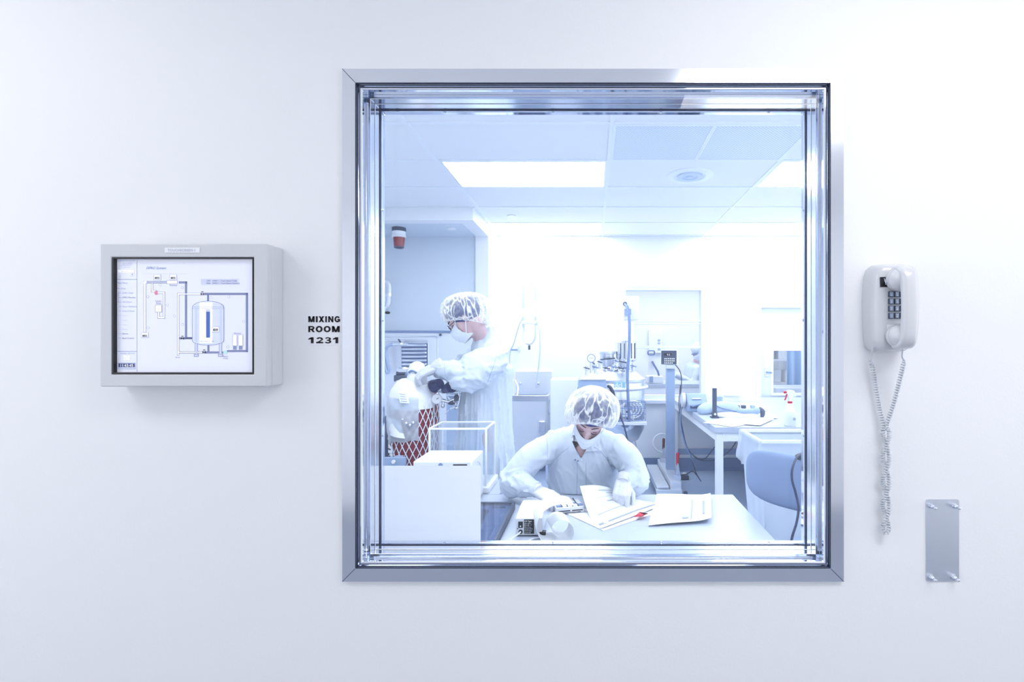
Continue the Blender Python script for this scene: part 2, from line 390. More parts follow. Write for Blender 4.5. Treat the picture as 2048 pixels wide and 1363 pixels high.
frame(MB(), ax0, ax1, az0, az1, ox0+.002, ox1-.002, oz0+.002, oz1-.002, 1.2905, 1.2885, 1.2995).build('window_trim', M['chrome_r'], win, smooth=20)
# raised miter seams are left as hairline bars
mb = MB()
for (a, b, c, d) in ((ax0, az1, ox0, oz1), (ax1, az1, ox1, oz1), (ax0, az0, ox0, oz0), (ax1, az0, ox1, oz0)):
    mb.bar((a, 1.2915, b), (c, 1.2865, d), .0016, .002, 0, up=(0,1,0))
mb.build('miter_seam', M['darkgrey'], win)
e = .0
def ring(mb, inset, out, y0, y1, mi=0):
    """square stop running round the opening, projecting from `out` to `inset` inside it"""
    return frame(mb, ox0+out, ox1-out, oz0+out, oz1-out, ox0+inset, ox1-inset, oz0+inset, oz1-inset, y0, y0, y1, mi)
ring(MB(), .0045, -.0, 1.30, 1.3515).build('jamb', M['chrome'], win, smooth=20)
ring(MB(), .0035, .001, 1.2895, 1.296).build('gasket', M['gasket'], win, smooth=20)
mb = MB(); ring(mb, .0135, .004, 1.3015, 1.316); mb.build('window_stop', M['chrome'], win, smooth=20, bevel=.0025)
mb = MB(); ring(mb, .016, .004, 1.346, 1.372); mb.build('window_stop', M['chrome_r'], win, smooth=20, bevel=.0012)
mb = MB(); ring(mb, .0045, .0, 1.3515, WB-.0); mb.build('jamb', M['chrome'], win, smooth=20)
mb = MB(); ring(mb, .016, .004, 1.376, 1.400); mb.build('window_stop', M['chrome_r'], win, smooth=20, bevel=.0012)
mb = MB(); ring(mb, .0065, .004, 1.430, 1.4335); mb.build('gasket', M['gasket'], win, smooth=20)
mb = MB(); ring(mb, .011, .0, 1.4335, 1.452); mb.build('window_stop', M['chrome'], win, smooth=20, bevel=.002)
MB().box(ox0+.005, ox1-.005, 1.3165, 1.3225, oz0+.005, oz1-.005).build('glass_pane', M['glass'], win, smooth=0)
MB().box(ox0+.005, ox1-.005, 1.4245, 1.4295, oz0+.005, oz1-.005).build('glass_pane', M['glass'], win, smooth=0)
frame(MB(), ox0-.035, ox1+.035, oz0-.035, oz1+.035, ox0, ox1, oz0, oz1, WB, WB, WB+.006).build('window_trim', M['chrome_r'], win, smooth=20)
for px in (890, 1106, 1322, 1537):
    for z in (oz1-.012, oz0+.012):
        MB().lathe([(.0001,0),(.0035,.001),(.004,.003)], (P(px,0,1.4335).x, 1.4305, z), 'Y', 10).build('screw', M['chrome_r'], win)
for pz in (420, 640, 870):
    for x in (ox0+.012, ox1-.012):
        MB().lathe([(.0001,0),(.0035,.001),(.004,.003)], (x, 1.4305, P(0,pz,1.4335).z), 'Y', 10).build('screw', M['chrome_r'], win)
# ---- window in the back wall
w2 = thing('window_2', None, None, (wx0, BY, wz0), kind='structure')
frame(MB(), wx0-.01, wx1+.01, wz0-.01, wz1+.01, wx0+.045, wx1-.045, wz0+.045, wz1-.045, BY-.02, BY-.012, BY+.1).build('window_frame', M['steel_b'], w2, smooth=20)
mb = MB()
for py, h in ((641,.035),(647,.02),(694,.03)):
    z = P(0,py,BY).z; mb.box(wx0+.04, wx1-.04, BY+.02, BY+.06, z-h/2, z+h/2)
mb.build('window_bar', M['steel_b'], w2, smooth=0, bevel=.003)
MB().box(wx0+.045, wx1-.045, BY+.06, BY+.066, wz0+.045, wz1-.045).build('glass_pane', M['glass'], w2, smooth=0)
MB().box(wx0-.05, wx1+.07, BY-.1, BY, wz0-.05, wz0-.005).build('window_sill', M['steel_b'], w2, smooth=0, bevel=.004)
# ---- door in the back wall
d = thing('door_1', None, None, (dx0, BY, 0), kind='structure')
mb = MB().box(dx0+.001, dx0+.06, BY-.02, BY+.099, 0, dz1-.05).box(dx0+.001, dx1-.001, BY-.02, BY+.099, dz1-.05, dz1-.001).box(dx1-.06, dx1-.001, BY-.02, BY+.099, 0, dz1-.05)
mb.build('door_frame', M['white'], d, smooth=0)
gx0, gx1, gz1, gz0 = P(1547,0,BY).x, 2.82, P(0,701,BY).z, P(0,786,BY).z
x0, x1 = dx0+.06, dx1-.06
mb = MB().box(x0, gx0, BY+.02, BY+.065, .01, dz1-.05).box(gx1, x1, BY+.02, BY+.065, .01, dz1-.05)
mb.box(gx0, gx1, BY+.02, BY+.065, .01, gz0).box(gx0, gx1, BY+.02, BY+.065, gz1, dz1-.05)
mb.build('door_leaf', mat('door_paint', (226, 235, 249), .4), d, smooth=0)
frame(MB(), gx0-.03, gx1+.03, gz0-.03, gz1+.03, gx0, gx1, gz0, gz1, BY+.005, BY+.005, BY+.02).build('glazing_bead', M['white'], d, smooth=20)
MB().box(gx0, gx1, BY+.04, BY+.046, gz0, gz1).build('glass_pane', M['glass'], d, smooth=0)
c = P(1534, 744, BY)
MB().box(c.x-.024, c.x+.024, BY-.0, BY+.02, c.z-.055, c.z+.055).build('handle_plate', M['steel_b'], d, bevel=.004)
MB().tube([(c.x-.005, BY, c.z), (c.x-.005, BY-.05, c.z), (c.x+.04, BY-.055, c.z-.003)], .011, 8).build('handle', M['gcable'], d)
# ---- vents, diffuser and sprinkler caps in the ceiling
def perf(x0, x1, y0, y1, lab):
    t = thing('air_vent', lab, 'air vent', ((x0+x1)/2, (y0+y1)/2, H), 'perforated air return panels')
    m = mat('perforated_steel', (206, 220, 240), .5)
    nt = m.node_tree; b = nt.nodes['Principled BSDF']; vo = nt.nodes.new('ShaderNodeTexVoronoi'); vo.inputs['Scale'].default_value = 62
    vo.inputs['Randomness'].default_value = 0; tc = nt.nodes.new('ShaderNodeTexCoord'); mp = nt.nodes.new('ShaderNodeMapping')
    mp.inputs['Rotation'].default_value = (0, 0, R(45)); mp.inputs['Scale'].default_value = (1,1,0)
    nt.links.new(tc.outputs['Object'], mp.inputs[0]); nt.links.new(mp.outputs[0], vo.inputs['Vector'])
    r = nt.nodes.new('ShaderNodeValToRGB'); r.color_ramp.elements[0].position = .30; r.color_ramp.elements[1].position = .36
    r.color_ramp.elements[0].color = lin((186,204,230)); r.color_ramp.elements[1].color = lin((232,239,249))
    nt.links.new(vo.outputs[0], r.inputs[0]); nt.links.new(r.outputs[0], b.inputs['Base Color'])
    MB().box(x0, x1, y0, y1, H-.006, H).build('perforated_panel', m, t, smooth=0)
    mb = MB().box(x0, x1, y0, y0+.02, H-.009, H-.004).box(x0, x1, y1-.02, y1, H-.009, H-.004).box(x0, x0+.012, y0+.02, y1-.02, H-.009, H-.004).box(x1-.012, x1, y0+.02, y1-.02, H-.009, H-.004)
    mb.build('vent_frame', M['tbar'], t, smooth=0)
perf(.128, .742, rows[2]+.013, rows[3]-.013, 'perforated return air panel in the ceiling, left one of the pair')
perf(.743, 1.347, rows[2]+.013, rows[3]-.013, 'perforated return air panel in the ceiling, right one of the pair')
t = thing('ceiling_diffuser', 'round white air diffuser in the ceiling tile', 'air diffuser', (.766, 3.96, H))
MB().lathe([(.185,0),(.18,-.008),(.125,-.012),(.12,-.004)], (.766,3.96,H), n=40).build('outer_ring', M['tbar'], t)
MB().lathe([(.10,-.004),(.10,-.016),(.06,-.018),(.055,-.010),(.03,-.010),(.026,-.020),(.001,-.021)], (.766,3.96,H), n=40).build('inner_cone', mat('diffuser_paint', (206,220,242), .5), t)
def sprink(c, lab):
    tag(MB().lathe([(.001,0),(.045,0),(.047,-.006),(.042,-.012),(.001,-.014)], c, n=24).build('sprinkler_cover', M['white'], origin=c), lab, 'sprinkler')
sprink((P(1023,431,5.19).x, 5.19, H), 'small round sprinkler cover on the ceiling ahead of the back light')
sprink((P(903,457,5.22).x, 5.22, 2.76), 'small round sprinkler cover on the alcove ceiling')
# ============================================================ CORRIDOR THINGS
# ---- touchscreen enclosure
fy = 1.236
x0, x1, z1, z0 = P(200,0,fy).x, P(534,0,fy).x, P(0,487,fy).z, P(0,773,fy).z
ts = thing('touchscreen_panel', 'pale grey wall mounted touchscreen showing a water system diagram', 'touchscreen', ((x0+x1)/2, WY, z0))
sx0, sx1, sz1, sz0 = P(223,0,fy).x, P(507,0,fy).x, P(0,514,fy).z, P(0,748,fy).z
mb = MB(); frame(mb, x0, x1, z0, z1, sx0, sx1, sz0, sz1, fy, fy, fy+.02)
mb.box(x0, x1, fy+.02, WY, z0, z1)
encl = mat('enclosure_paint', (208, 211, 217), .4, bump=.1, scale=300)
mb.build('enclosure', encl, ts, smooth=20, bevel=.003)
mb = MB(); frame(mb, sx0, sx1, sz0, sz1, sx0+.0045, sx1-.0035, sz0+.0045, sz1-.0035, fy+.0005, fy+.0005, fy+.018)
mb.build('screen_gasket', M['black'], ts, smooth=20)
scr_m = mat('lit_screen', (218, 222, 238), .3, emit=.30, var=.01)
scr = MB().box(sx0+.003, sx1-.003, fy+.010, fy+.018, sz0+.003, sz1-.003).build('screen', scr_m, ts, smooth=0)
tag(scr, 'lit screen with the piping diagram')
def Q(cx, cy, k=0): return P(180+cx/4.131, 470+cy/4.131, fy+.0098-k*.0002)
g = MB(); GM = [mat('screen_'+n, c, .3, emit=.35) for n, c in (('navy',(62,72,122)),('mid',(128,138,178)),('blue',(66,98,170)),('white',(250,251,255)),('tank',(200,208,232)),('pale',(190,196,222)),('red',(206,120,146)),('ink',(40,44,66)),('green',(178,214,214)))]
NAVY,MID,BLU,WHT,TNK,PAL,RED_,INK,GRN = range(9)
def gr(a, b, c, d_, mi, k=1):
    p, q = Q(a,b,k), Q(c,d_,k); g.add([(p.x,p.y,q.z),(q.x,p.y,q.z),(q.x,p.y,p.z),(p.x,p.y,p.z)], [(0,1,2,3)], mi)
def gp(pts, mi, k=1): g.add([Q(a,b,k) for a,b in pts], [list(range(len(pts)))[::-1]], mi)
def pipe(pts, w_, c1, c2, k=1):
    for (a,b),(c,d_) in zip(pts, pts[1:]):
        h = w_/2
        if a == c: gr(a-h, min(b,d_)-h, a+h, max(b,d_)+h, c1, k)
        else: gr(min(a,c)-h, b-h, max(a,c)+h, b+h, c1, k)
    for (a,b),(c,d_) in zip(pts, pts[1:]):
        h = w_/2-3.4
        if a == c: gr(a-h, min(b,d_)-h, a+h, max(b,d_)+h, c2, k+1)
        else: gr(min(a,c)-h, b-h, max(a,c)+h, b+h, c2, k+1)
def gt(cx, cy, body, size, mi=INK, bold=0, shear=0, align='LEFT', k=5, sx=1.0):
    p = Q(cx, cy, k); g.text(body, size/4.131*fy/1000*1.24, Matrix.Translation(p) @ FACE, mi, bold, sx, shear, 0, align)
def box_(a,b,c,d_, fill=WHT, edge=MID, k=1):
    gr(a-2.5,b-2.5,c+2.5,d_+2.5,edge,k); gr(a,b,c,d_,fill,k+1)
gr(193,196,1332,200,MID); gr(196,200,207,1125,PAL)
gr(216,210,374,213,MID); gr(386,205,389,1128,MID); gr(212,363,388,367,MID); gr(212,958,388,962,MID)
gr(420,234,800,235.5,PAL); gr(420,317,800,318.5,PAL)
gt(258,258,'AVP',36,MID,shear=.3); gt(258,259,'AVP',36,WHT,shear=.3,k=6,bold=-.00035)
gr(258,265,334,267,PAL); box_(228,285,362,308,WHT,PAL); gt(256,301,'Main Screen',11,MID); gt(240,342,'20',10,MID); gp([(332,336),(352,336),(352,318),(344,318),(344,330)],MID); gp([(336,333),(350,333),(350,324)],WHT,2)
gt(222,400,'Main Menu',16,MID); gr(222,438,243,441,MID); gt(254,446,'Water',13,MID)
gr(234,462,236,855,PAL)
for i, (s_, m_) in enumerate((('DPRO Water',MID),('DPRO Filtration',NAVY),('WFI Water',MID),('Water Chemistry',MID),('Control Water',MID),('Future',PAL),('Future',PAL),('Future',PAL),('Future',PAL),('Alarms',NAVY),('Batch Control',INK))):
    y = 477+i*37.4; gr(236,y-1,258,y+1,PAL if 5<=i<9 else MID); gt(266,y+5,s_,13.5,m_)
gr(233,465,236,560,MID)
gt(247,981,'CURRENT AMOUNTS',10.5,MID); box_(276,993,328,1010,WHT,PAL); box_(276,1015,328,1032,WHT,PAL); gt(286,1006,'14.8',11,MID); gt(286,1028,'0.06',11,MID)
box_(232,1056,374,1104,PAL,MID); gr(236,1059,370,1090,NAVY,3); gt(244,1087,'11:43:45',27,WHT,k=6,sx=1.0)
gt(462,280,'DPRO System',23,MID,shear=.3,bold=.0001)
def meter(cx, cy, w_=27, v='1.234'):
    box_(cx-w_,cy-18,cx+w_,cy+20,WHT,MID,3); gr(cx-w_+7,cy-1,cx+w_-7,cy+15,INK,5); gt(cx-13,cy+12,v,12,WHT,k=7); gt(cx-11,cy-6,'Flow',9,MID,k=7)
meter(555,346); meter(687,346); meter(453,824)
pipe([(453,795),(453,390)],20,MID,WHT); pipe([(460,388),(640,388)],16,NAVY,PAL,2); gp([(444,400),(444,388),(452,380),(466,380),(466,396),(460,400)],WHT,5)
pipe([(742,390),(793,390),(793,850),(848,850)],16,NAVY,MID)
box_(636,376,718,400,WHT,MID,4); gt(656,419,'Filtration',14,NAVY)
pipe([(513,398),(513,462),(545,470),(545,476),(611,476),(611,680),(567,680),(567,632)],17,MID,WHT)
gp([(545+13*cos(a*pi/8), 476+18*sin(a*pi/8)) for a in range(16)],RED_,6)
box_(542,578,590,634,WHT,NAVY,4); gt(565,549,'Caustic',14,NAVY,align='CENTER'); gt(565,567,'Pump',14,NAVY,align='CENTER')
box_(914,358,1226,412,WHT,PAL); gr(916,360,1224,410,PAL,3); gt(962,382,'1343',13,NAVY); gt(1012,382,'DPRO 1 - Total Gallons Today',13,NAVY); gt(962,402,'9236',13,NAVY); gt(1012,402,'DPRO 1 - Total Gallons Yesterday',13,NAVY)
pipe([(930,486),(728,486),(728,985)],17,MID,WHT); pipe([(955,485),(1296,485),(1296,957)],17,NAVY,MID); pipe([(975,490),(975,548)],15,NAVY,MID)
pipe([(735,968),(940,968)],15,NAVY,WHT); pipe([(955,968),(1110,968)],15,NAVY,MID); pipe([(740,851),(850,851)],13,NAVY,MID); pipe([(978,900),(978,962)],15,NAVY,MID)
pipe([(1140,957),(1296,957)],15,NAVY,MID)
for vx, vy in ((928,486),(763,852),(943,966)):
    gp([(vx-14,vy-12),(vx,vy),(vx-14,vy+12)],INK,6); gp([(vx+14,vy-12),(vx+14,vy+12),(vx,vy)],INK,6); gr(vx-9,vy-21,vx+9,vy-15,INK,6)
def arrow(cx,cy,a):
    pts=[(0,-6),(9,-6),(9,-13),(20,0),(9,13),(9,6),(0,6)]; f=lambda u,v,k:(cx+(u-10)*k*cos(a)-v*k*sin(a), cy+(u-10)*k*sin(a)+v*k*cos(a))
    gp([f(u,v,1) for u,v in pts],MID,3); gp([f(u,v,.72) for u,v in pts],WHT,4)
for a_ in ((580,411,0),(762,434,pi/2),(478,508,0),(638,576,0),(480,763,0),(696,668,pi/2),(765,738,pi/2),(1001,516,pi/2),(1148,508,0),(1269,712,0),(1138,922,0)): arrow(*a_)
# tank drawing
for lx in (866,1066): gr(lx,885,lx+24,985,MID,2); gr(lx+3,885,lx+21,985,PAL,3); box_(lx-5,985,lx+28,1000,PAL,NAVY,3)
top=[(846,600),(852,582),(880,562),(925,549),(975,545),(1025,549),(1068,562),(1098,582),(1104,600)]
bot=[(1104,870),(1092,886),(1040,902),(975,907),(910,902),(858,886),(846,870)]
gp([(975+(a-975)*1.018, 726+(b-726)*1.012) for a,b in top+bot],NAVY,4); gp(top+bot,TNK,5)
gr(905,556,1010,890,WHT,6); gr(868,610,885,880,PAL,6); gr(1072,610,1092,880,PAL,6)
gr(846,592,1104,594,MID,7); gr(846,605,1104,607,MID,7); gr(958,612,992,848,PAL,7); gr(960,632,991,845,BLU,8)
box_(1012,758,1064,798,WHT,MID,8); gr(1018,772,1056,791,INK,10); gt(1026,787,'456',14,WHT,k=12); gt(908,881,'500 Gallon Tank',14,MID,k=9)
gp([(1118+17*cos(a*pi/8), 967+17*sin(a*pi/8)) for a in range(16)],GRN,6)
for fx in (1180,1228): box_(fx,824,fx+32,912,WHT,MID,4); gr(fx+2,912,fx+30,945,MID,4)
gt(1188,816,'Filtration',13,NAVY); gt(706,1014,'Drain',13,NAVY); gt(1100,1006,'Recirc',13,NAVY); gt(1103,1022,'Pump',13,NAVY)
def build_child(mb, name, mats, par, **k): return mb.build(name, mats, par, **k)
gr_o = g.build('screen_diagram', GM, scr, smooth=0)
lp = MB(); p, q = P(330,495,fy), P(400,505,fy)
lp.box(p.x, q.x, fy-.0012, fy, q.z, p.z); tag(lp.build('label_plate', M['white'], ts, smooth=0), 'small white name label')
lb = MB().text('TOUCHSCREEN 1', .0088, Matrix.Translation((p.x+.0075, fy-.0016, q.z+.0028)) @ FACE, 0, 0, 1.0)
lo = lb.build('lettering', M['paper_ink'], ts, smooth=0)
# ---- room sign
rs = thing('room_sign', 'black MIXING ROOM 1231 lettering on a clear wall sticker', 'sign', P(650, 688, WY))
p, q = P(611, 626, WY), P(687, 690, WY)
tag(MB().box(p.x, q.x, WY-.0006, WY-.0001, q.z, p.z).build('sticker', mat('sticker_film', (236, 238, 243), .3), rs, smooth=0), 'thin white film')
def arc(cx, cy, rx, ry, tx, ty, a0, a1, n=20):
    o = [(cx+rx*cos(R(a0+(a1-a0)*i/n)), cy+ry*sin(R(a0+(a1-a0)*i/n))) for i in range(n+1)]
    k = [(cx+(rx-tx)*cos(R(a0+(a1-a0)*i/n)), cy+(ry-ty)*sin(R(a0+(a1-a0)*i/n))) for i in range(n+1)]
    return [[o[i], o[i+1], k[i+1], k[i]] for i in range(n)]
def rct(a, b, c, d_): return [(a,b),(c,b),(c,d_),(a,d_)]
GLY = {  # heavy block capitals on a unit square, x then y from the baseline
 'I': [rct(0,0,1,1)],
 'M': [rct(0,0,.27,1), rct(.73,0,1,1), [(0,1),(.30,1),(.62,0),(.38,0)], [(.70,1),(1,1),(.62,0),(.38,0)]],
 'N': [rct(0,0,.31,1), rct(.69,0,1,1), [(0,1),(.30,1),(1,0),(.70,0)]],
 'X': [[(0,0),(.34,0),(1,1),(.66,1)], [(0,1),(.34,1),(1,0),(.66,0)]],
 'O': arc(.5,.5,.5,.52,.28,.24,0,360,36),
 'G': arc(.5,.5,.5,.52,.29,.24,28,318,30) + [rct(.52,.32,1,.54), rct(.74,.10,1,.50), [(.60,.02),(.86,.10),(.86,.3),(.6,.25)]],
 'R': [rct(0,0,.29,1), rct(.1,.80,.62,1), rct(.1,.38,.62,.58), [(.36,.45),(.64,.52),(1,0),(.68,0)]] + arc(.60,.69,.34,.31,.28,.20,-90,90,16),
 '1': [rct(.48,0,1,.98), [(0,.58),(0,.78),(.48,1),(1,1),(.6,.72)]],
 '2': [rct(0,0,1,.24)] + arc(.5,.68,.47,.34,.30,.21,-30,170,20) + [[(.62,.53),(.93,.55),(.42,.14),(0,.0),(.02,.10)]],
 '3': arc(.5,.74,.43,.28,.27,.17,-70,165,18) + arc(.5,.28,.48,.30,.29,.19,-165,78,18) + [rct(.34,.42,.62,.60)],
}
for y0, y1, chars in ((300,463,(('M',232,405),('I',436,488),('X',514,666),('I',693,739),('N',774,916),('G',944,1098))),
                      (568,733,(('R',232,410),('O',432,622),('O',650,842),('M',875,1088))),
                      (874,1036,(('1',235,376),('2',445,638),('3',670,863),('1',905,1046)))):
    mb = MB()
    for ch, xa_, xb_ in chars:
        for poly in GLY[ch]:
            mb.prism([(xa_+(xb_-xa_)*u, y1+(y0-y1)*v) for u, v in poly], lambda u, v, k: P(600+u/13.63, 610+v/13.63, WY) - Vector((0, .0009+.0002*k, 0)))
    mb.build('lettering', M['ink'], rs, smooth=0)
# ---- steel cover plate with four bolts
p, q = P(1852, 998, WY-.002), P(1918, 1162, WY-.002)
pl = thing('cover_plate', 'small upright stainless cover plate bolted to the wall below the telephone', 'metal plate', ((p.x+q.x)/2, WY, q.z))
c = .006; poly = []
for (a, b, t0) in ((q.x-c, p.z-c, 0), (p.x+c, p.z-c, 90), (p.x+c, q.z+c, 180), (q.x-c, q.z+c, 270)):
    for i in range(5): t_ = R(t0+i*22.5); poly.append((a+c*cos(t_), b+c*sin(t_)))
MB().prism(poly, lambda u, v, k: (u, WY-.0025+.0024*(1-k), v)).build('plate', M['steel'], pl, smooth=20)
for bx, by in ((1861,1011),(1908,1011),(1861,1153),(1906,1153)):
    b = P(bx, by, WY-.002); b.y = WY-.002
    big = by > 1100
    bo = MB().lathe([(.0085 if big else .0065, -.0005),(.0085 if big else .0065, -.002),(.004,-.0025)], b, 'Y', 20).build('washer', M['chrome_r'], pl)
    mb = MB().lathe([(.0055,-.0025),(.0055,-.008),(.003,-.009),(.003,-.016),(.0042,-.017),(.0036,-.021),(.001,-.022)], b, 'Y', 6)
    mb.build('bolt', M['chrome'], pl, bevel=.0004)
# ---- wall telephone
ph = thing('wall_telephone', 'white push button telephone on the wall with a long coiled cord', 'telephone', (.757, WY, 1.53))
pc, hb = .753, .054
secs = [(0, hb, 1.532, 1.752), (.012, hb, 1.530, 1.754), (.034, hb-.002, 1.531, 1.753), (.048, hb-.007, 1.534, 1.748), (.055, hb-.016, 1.540, 1.741), (.057, hb-.024, 1.55, 1.73)]
mb = MB(); n = 48; ring_ = []
for (d_, hw, za, zb) in secs:
    hh = (zb-za)/2; zc = (za+zb)/2; vs = []
    for j in range(n):
        a = 2*pi*j/n; e_ = 7
        cx_, sz_ = cos(a), sin(a)
        r_ = 1/((abs(cx_)**e_+abs(sz_)**e_)**(1/e_)); z_ = zc+sz_*r_*hh
        w_ = hw*(1-.10*abs((z_-zc)/hh)**2)
        vs.append((pc+cx_*r_*w_, WY-d_, z_))
    ring_.append(vs)
vs = [p for r_ in ring_ for p in r_]; k = len(secs)
fs = [(i*n+j, (i+1)*n+j, (i+1)*n+(j+1)%n, i*n+(j+1)%n) for i in range(k-1) for j in range(n)] + [list(range((k-1)*n, k*n))[::-1], list(range(n))]
mb.add(vs, [f[::-1] for f in fs]).build('telephone_body', M['phone'], ph, smooth=40)
ky = WY-.057
MB().box(pc-.021, pc+.021, ky-.0008, ky+.001, 1.612, 1.684).build('keypad_plate', M['phone'], ph)
digits = ['1','2','3','4','5','6','7','8','9','*','0','#']
sub_ = ['','ABC','DEF','GHI','JKL','MNO','PRS','TUV','WXY','','OPER','']
for i in range(12):
    kx, kz = pc + (i%3-1)*.0143, 1.674 - (i//3)*.0178
    kk = MB().box(kx-.0062, kx+.0062, ky-.0045, ky, kz-.0074, kz+.0074).build('key', M['darkgrey'], ph, bevel=.0012)
    gcap = MB().box(kx-.0036, kx+.0054, ky-.0052, ky-.0044, kz-.0056, kz+.0062)
    gcap.build('key_face', mat('key_face', (160,176,200), .3) if i == 0 else bpy.data.materials['key_face'], kk, bevel=.0004)
    tx = MB().text(digits[i], .0062, Matrix.Translation((kx+.0004, ky-.0054, kz-.004)) @ FACE, 0, .0002, align='CENTER')
    if sub_[i]: tx.text(sub_[i], .0026, Matrix.Translation((kx+.0002, ky-.0054, kz+.0018)) @ FACE, 0, .0001, align='CENTER')
    tx.build('digit', M['white'], kk, smooth=0)
MB().box(pc-.038, pc+.012, ky-.0002, ky+.012, 1.692, 1.717).build('hook_recess', M['black'], ph)
MB().tube([(pc-.029, ky-.0, 1.711), (pc-.030, ky-.008, 1.700), (pc-.010, ky-.014, 1.697), (pc+.006, ky-.012, 1.700)], .0055, 8, flat=.5).build('hook', M['chrome'], ph)
tag(MB().box(pc-.022, pc-.002, ky-.0006, ky+.001, 1.586, 1.599).build('number_card', M['paper'], ph), 'small blank number card')
# handset: two round cups facing the wall and a bowed grip
hm = MB(); hx = pc+.003
gp_ = crom([(hx, WY-.070, 1.549), (hx, WY-.092, 1.554), (hx, WY-.103, 1.58), (hx, WY-.107, 1.64), (hx, WY-.103, 1.70), (hx, WY-.092, 1.725), (hx, WY-.070, 1.731)], 6)
vs = []; nn = 16
for i, c_ in enumerate(gp_):
    t_ = i/(len(gp_)-1); wv = .0225 - .004*sin(pi*t_); th = .0125
    d_ = (gp_[min(i+1,len(gp_)-1)]-gp_[max(i-1,0)]).normalized(); nrm = Vector((1,0,0)).cross(d_).normalized()
    for j in range(nn):
        a = 2*pi*j/nn; ca, sa = cos(a), sin(a); e_ = 3.2; r_ = 1/((abs(ca)**e_+abs(sa)**e_)**(1/e_))
        vs.append(c_ + Vector((1,0,0))*ca*r_*wv + nrm*sa*r_*th)
kk_ = len(gp_)
hm.add(vs, [(i*nn+j, (i+1)*nn+j, (i+1)*nn+(j+1)%nn, i*nn+(j+1)%nn) for i in range(kk_-1) for j in range(nn)] + [list(range(nn)), [(kk_-1)*nn+j for j in range(nn)][::-1]])
hs = hm.build('handset', M['phone'], ph, smooth=50)
for zc, sg in ((1.7115, 1), (1.568, -1)):
    MB(Matrix.Translation((hx-.003, WY-.062, zc)) @ Matrix.Rotation(R(10*sg), 4, 'X')).lathe([(.012,.0),(.026,.003),(.030,-.002),(.0305,-.010),(.0292,-.012),(.0305,-.014),(.0295,-.022),(.025,-.032),(.016,-.039),(.006,-.041)], (0,0,0), 'Y', 28).build('ear_cup' if sg > 0 else 'mouth_cup', M['phone'], hs, smooth=50)
# coiled cord: left strand from the base, right strand from the handset, twisted together below
def cordpath():
    L_ = [P(1746,694,1.262), P(1743,712,1.272), P(1741,724,1.275), P(1745,735,1.28), P(1752,775,1.285), P(1760,820,1.285), P(1767,850,1.283)]
    R_ = [P(1773,850,1.278), P(1785,815,1.270), P(1797,770,1.262), P(1805,735,1.252), P(1808,722,1.245), P(1804,712,1.235), P(1806,694,1.225)]
    A = []; B = []
    for i in range(41):
        t = i/40; py = 862+t*192; a = t*pi*4.0+.2; am = 6.0
        yy = 1.281
        A.append(P(1772+am*cos(a)*-1, py, yy) + Vector((0, sin(a)*.007, 0))); B.append(P(1772+am*cos(a), py, yy) - Vector((0, sin(a)*.007, 0)))
    bot_ = [P(1768,1061,1.281), P(1771,1067,1.281), P(1776,1062,1.281)]
    return L_, A, bot_, B[::-1], R_
L_, A, bo_, Bb, R_ = cordpath()
full = crom(L_ + A[::2] + bo_ + Bb[::2] + R_, 10)
# arc length resample, then wind
ds = [0]
for a, b in zip(full, full[1:]): ds.append(ds[-1] + (b-a).length)
tot = ds[-1]; pitch = .0066; turns = tot/pitch; seg = 11; out = []; i = 0; nS = int(turns*seg)
u = Vector((1,0,0))
for s_ in range(nS+1):
    d_ = tot*s_/nS
    while i < len(ds)-2 and ds[i+1] < d_: i += 1
    t = (d_-ds[i])/max(1e-9, ds[i+1]-ds[i]); p = full[i].lerp(full[i+1], t); tg = (full[i+1]-full[i]).normalized()
    u = (u - tg*u.dot(tg)).normalized(); w_ = tg.cross(u)
    k_ = min(1, max(0, (d_-.03)/.02), max(0, (tot-d_-.035)/.02)); a = 2*pi*s_/seg
    out.append(p + (u*cos(a)+w_*sin(a))*.0044*k_)
MB().tube(out, .0018, 6).build('coiled_cord', mat('cord_plastic', (205, 211, 220), .35), ph, smooth=60)
# ============================================================ LAB FURNITURE AND EQUIPMENT
def solo(mb, name, m, label, cat, group=None, kind=None, **k): return tag(mb.build(name, m, **k), label, cat, group, kind)
def legs4(x0, x1, y0, y1, zt, w_, m, par):
    for x in (x0, x1):
        for y in (y0, y1): MB().box(x-w_/2, x+w_/2, y-w_/2, y+w_/2, 0, zt).build('leg', m, par, smooth=0, bevel=.003)
# ---- near table under the window, and the bench to its left
TZ = .75
def table(lab, x0, x1, y0, y1, zt, th=.03, w_=.04, m=None, apron=True):
    t = thing('table', lab, 'table', ((x0+x1)/2, (y0+y1)/2, 0)); m = m or M['table']
    MB().box(x0, x1, y0, y1, zt-th, zt).build('table_top', m, t, smooth=0, bevel=.002)
    if apron:
        MB().box(x0+.03, x1-.03, y0+.02, y0+.045, zt-th-.07, zt-th).box(x0+.03, x1-.03, y1-.045, y1-.02, zt-th-.07, zt-th).box(x0+.02, x0+.045, y0+.02, y1-.02, zt-th-.07, zt-th).box(x1-.045, x1-.02, y0+.02, y1-.02, zt-th-.07, zt-th).build('apron', M['white'], t, smooth=0)
    legs4(x0+.045, x1-.045, y0+.045, y1-.045, zt-th, w_, M['white'], t)
    return t
table('white table under the window where the seated worker writes', -.92, .745, 1.56, 2.665, TZ)
table('white bench at the left carrying the glass draft shield', -.92, -.50, 2.67, 2.96, TZ)
# ---- white sheet taped against the lab side of the glass
p, q = P(757,930,1.47), P(962,1100,1.47)
solo(MB().grid(lambda u, v: (p.x+(q.x-p.x)*u, 1.466+.0008*sin(v*5)*sin(u*4), .935+(p.z-.935)*v), 10, 10), 'blank_sheet', M['thin_paper'], 'large blank white sheet standing against the inside of the window', 'sheet')
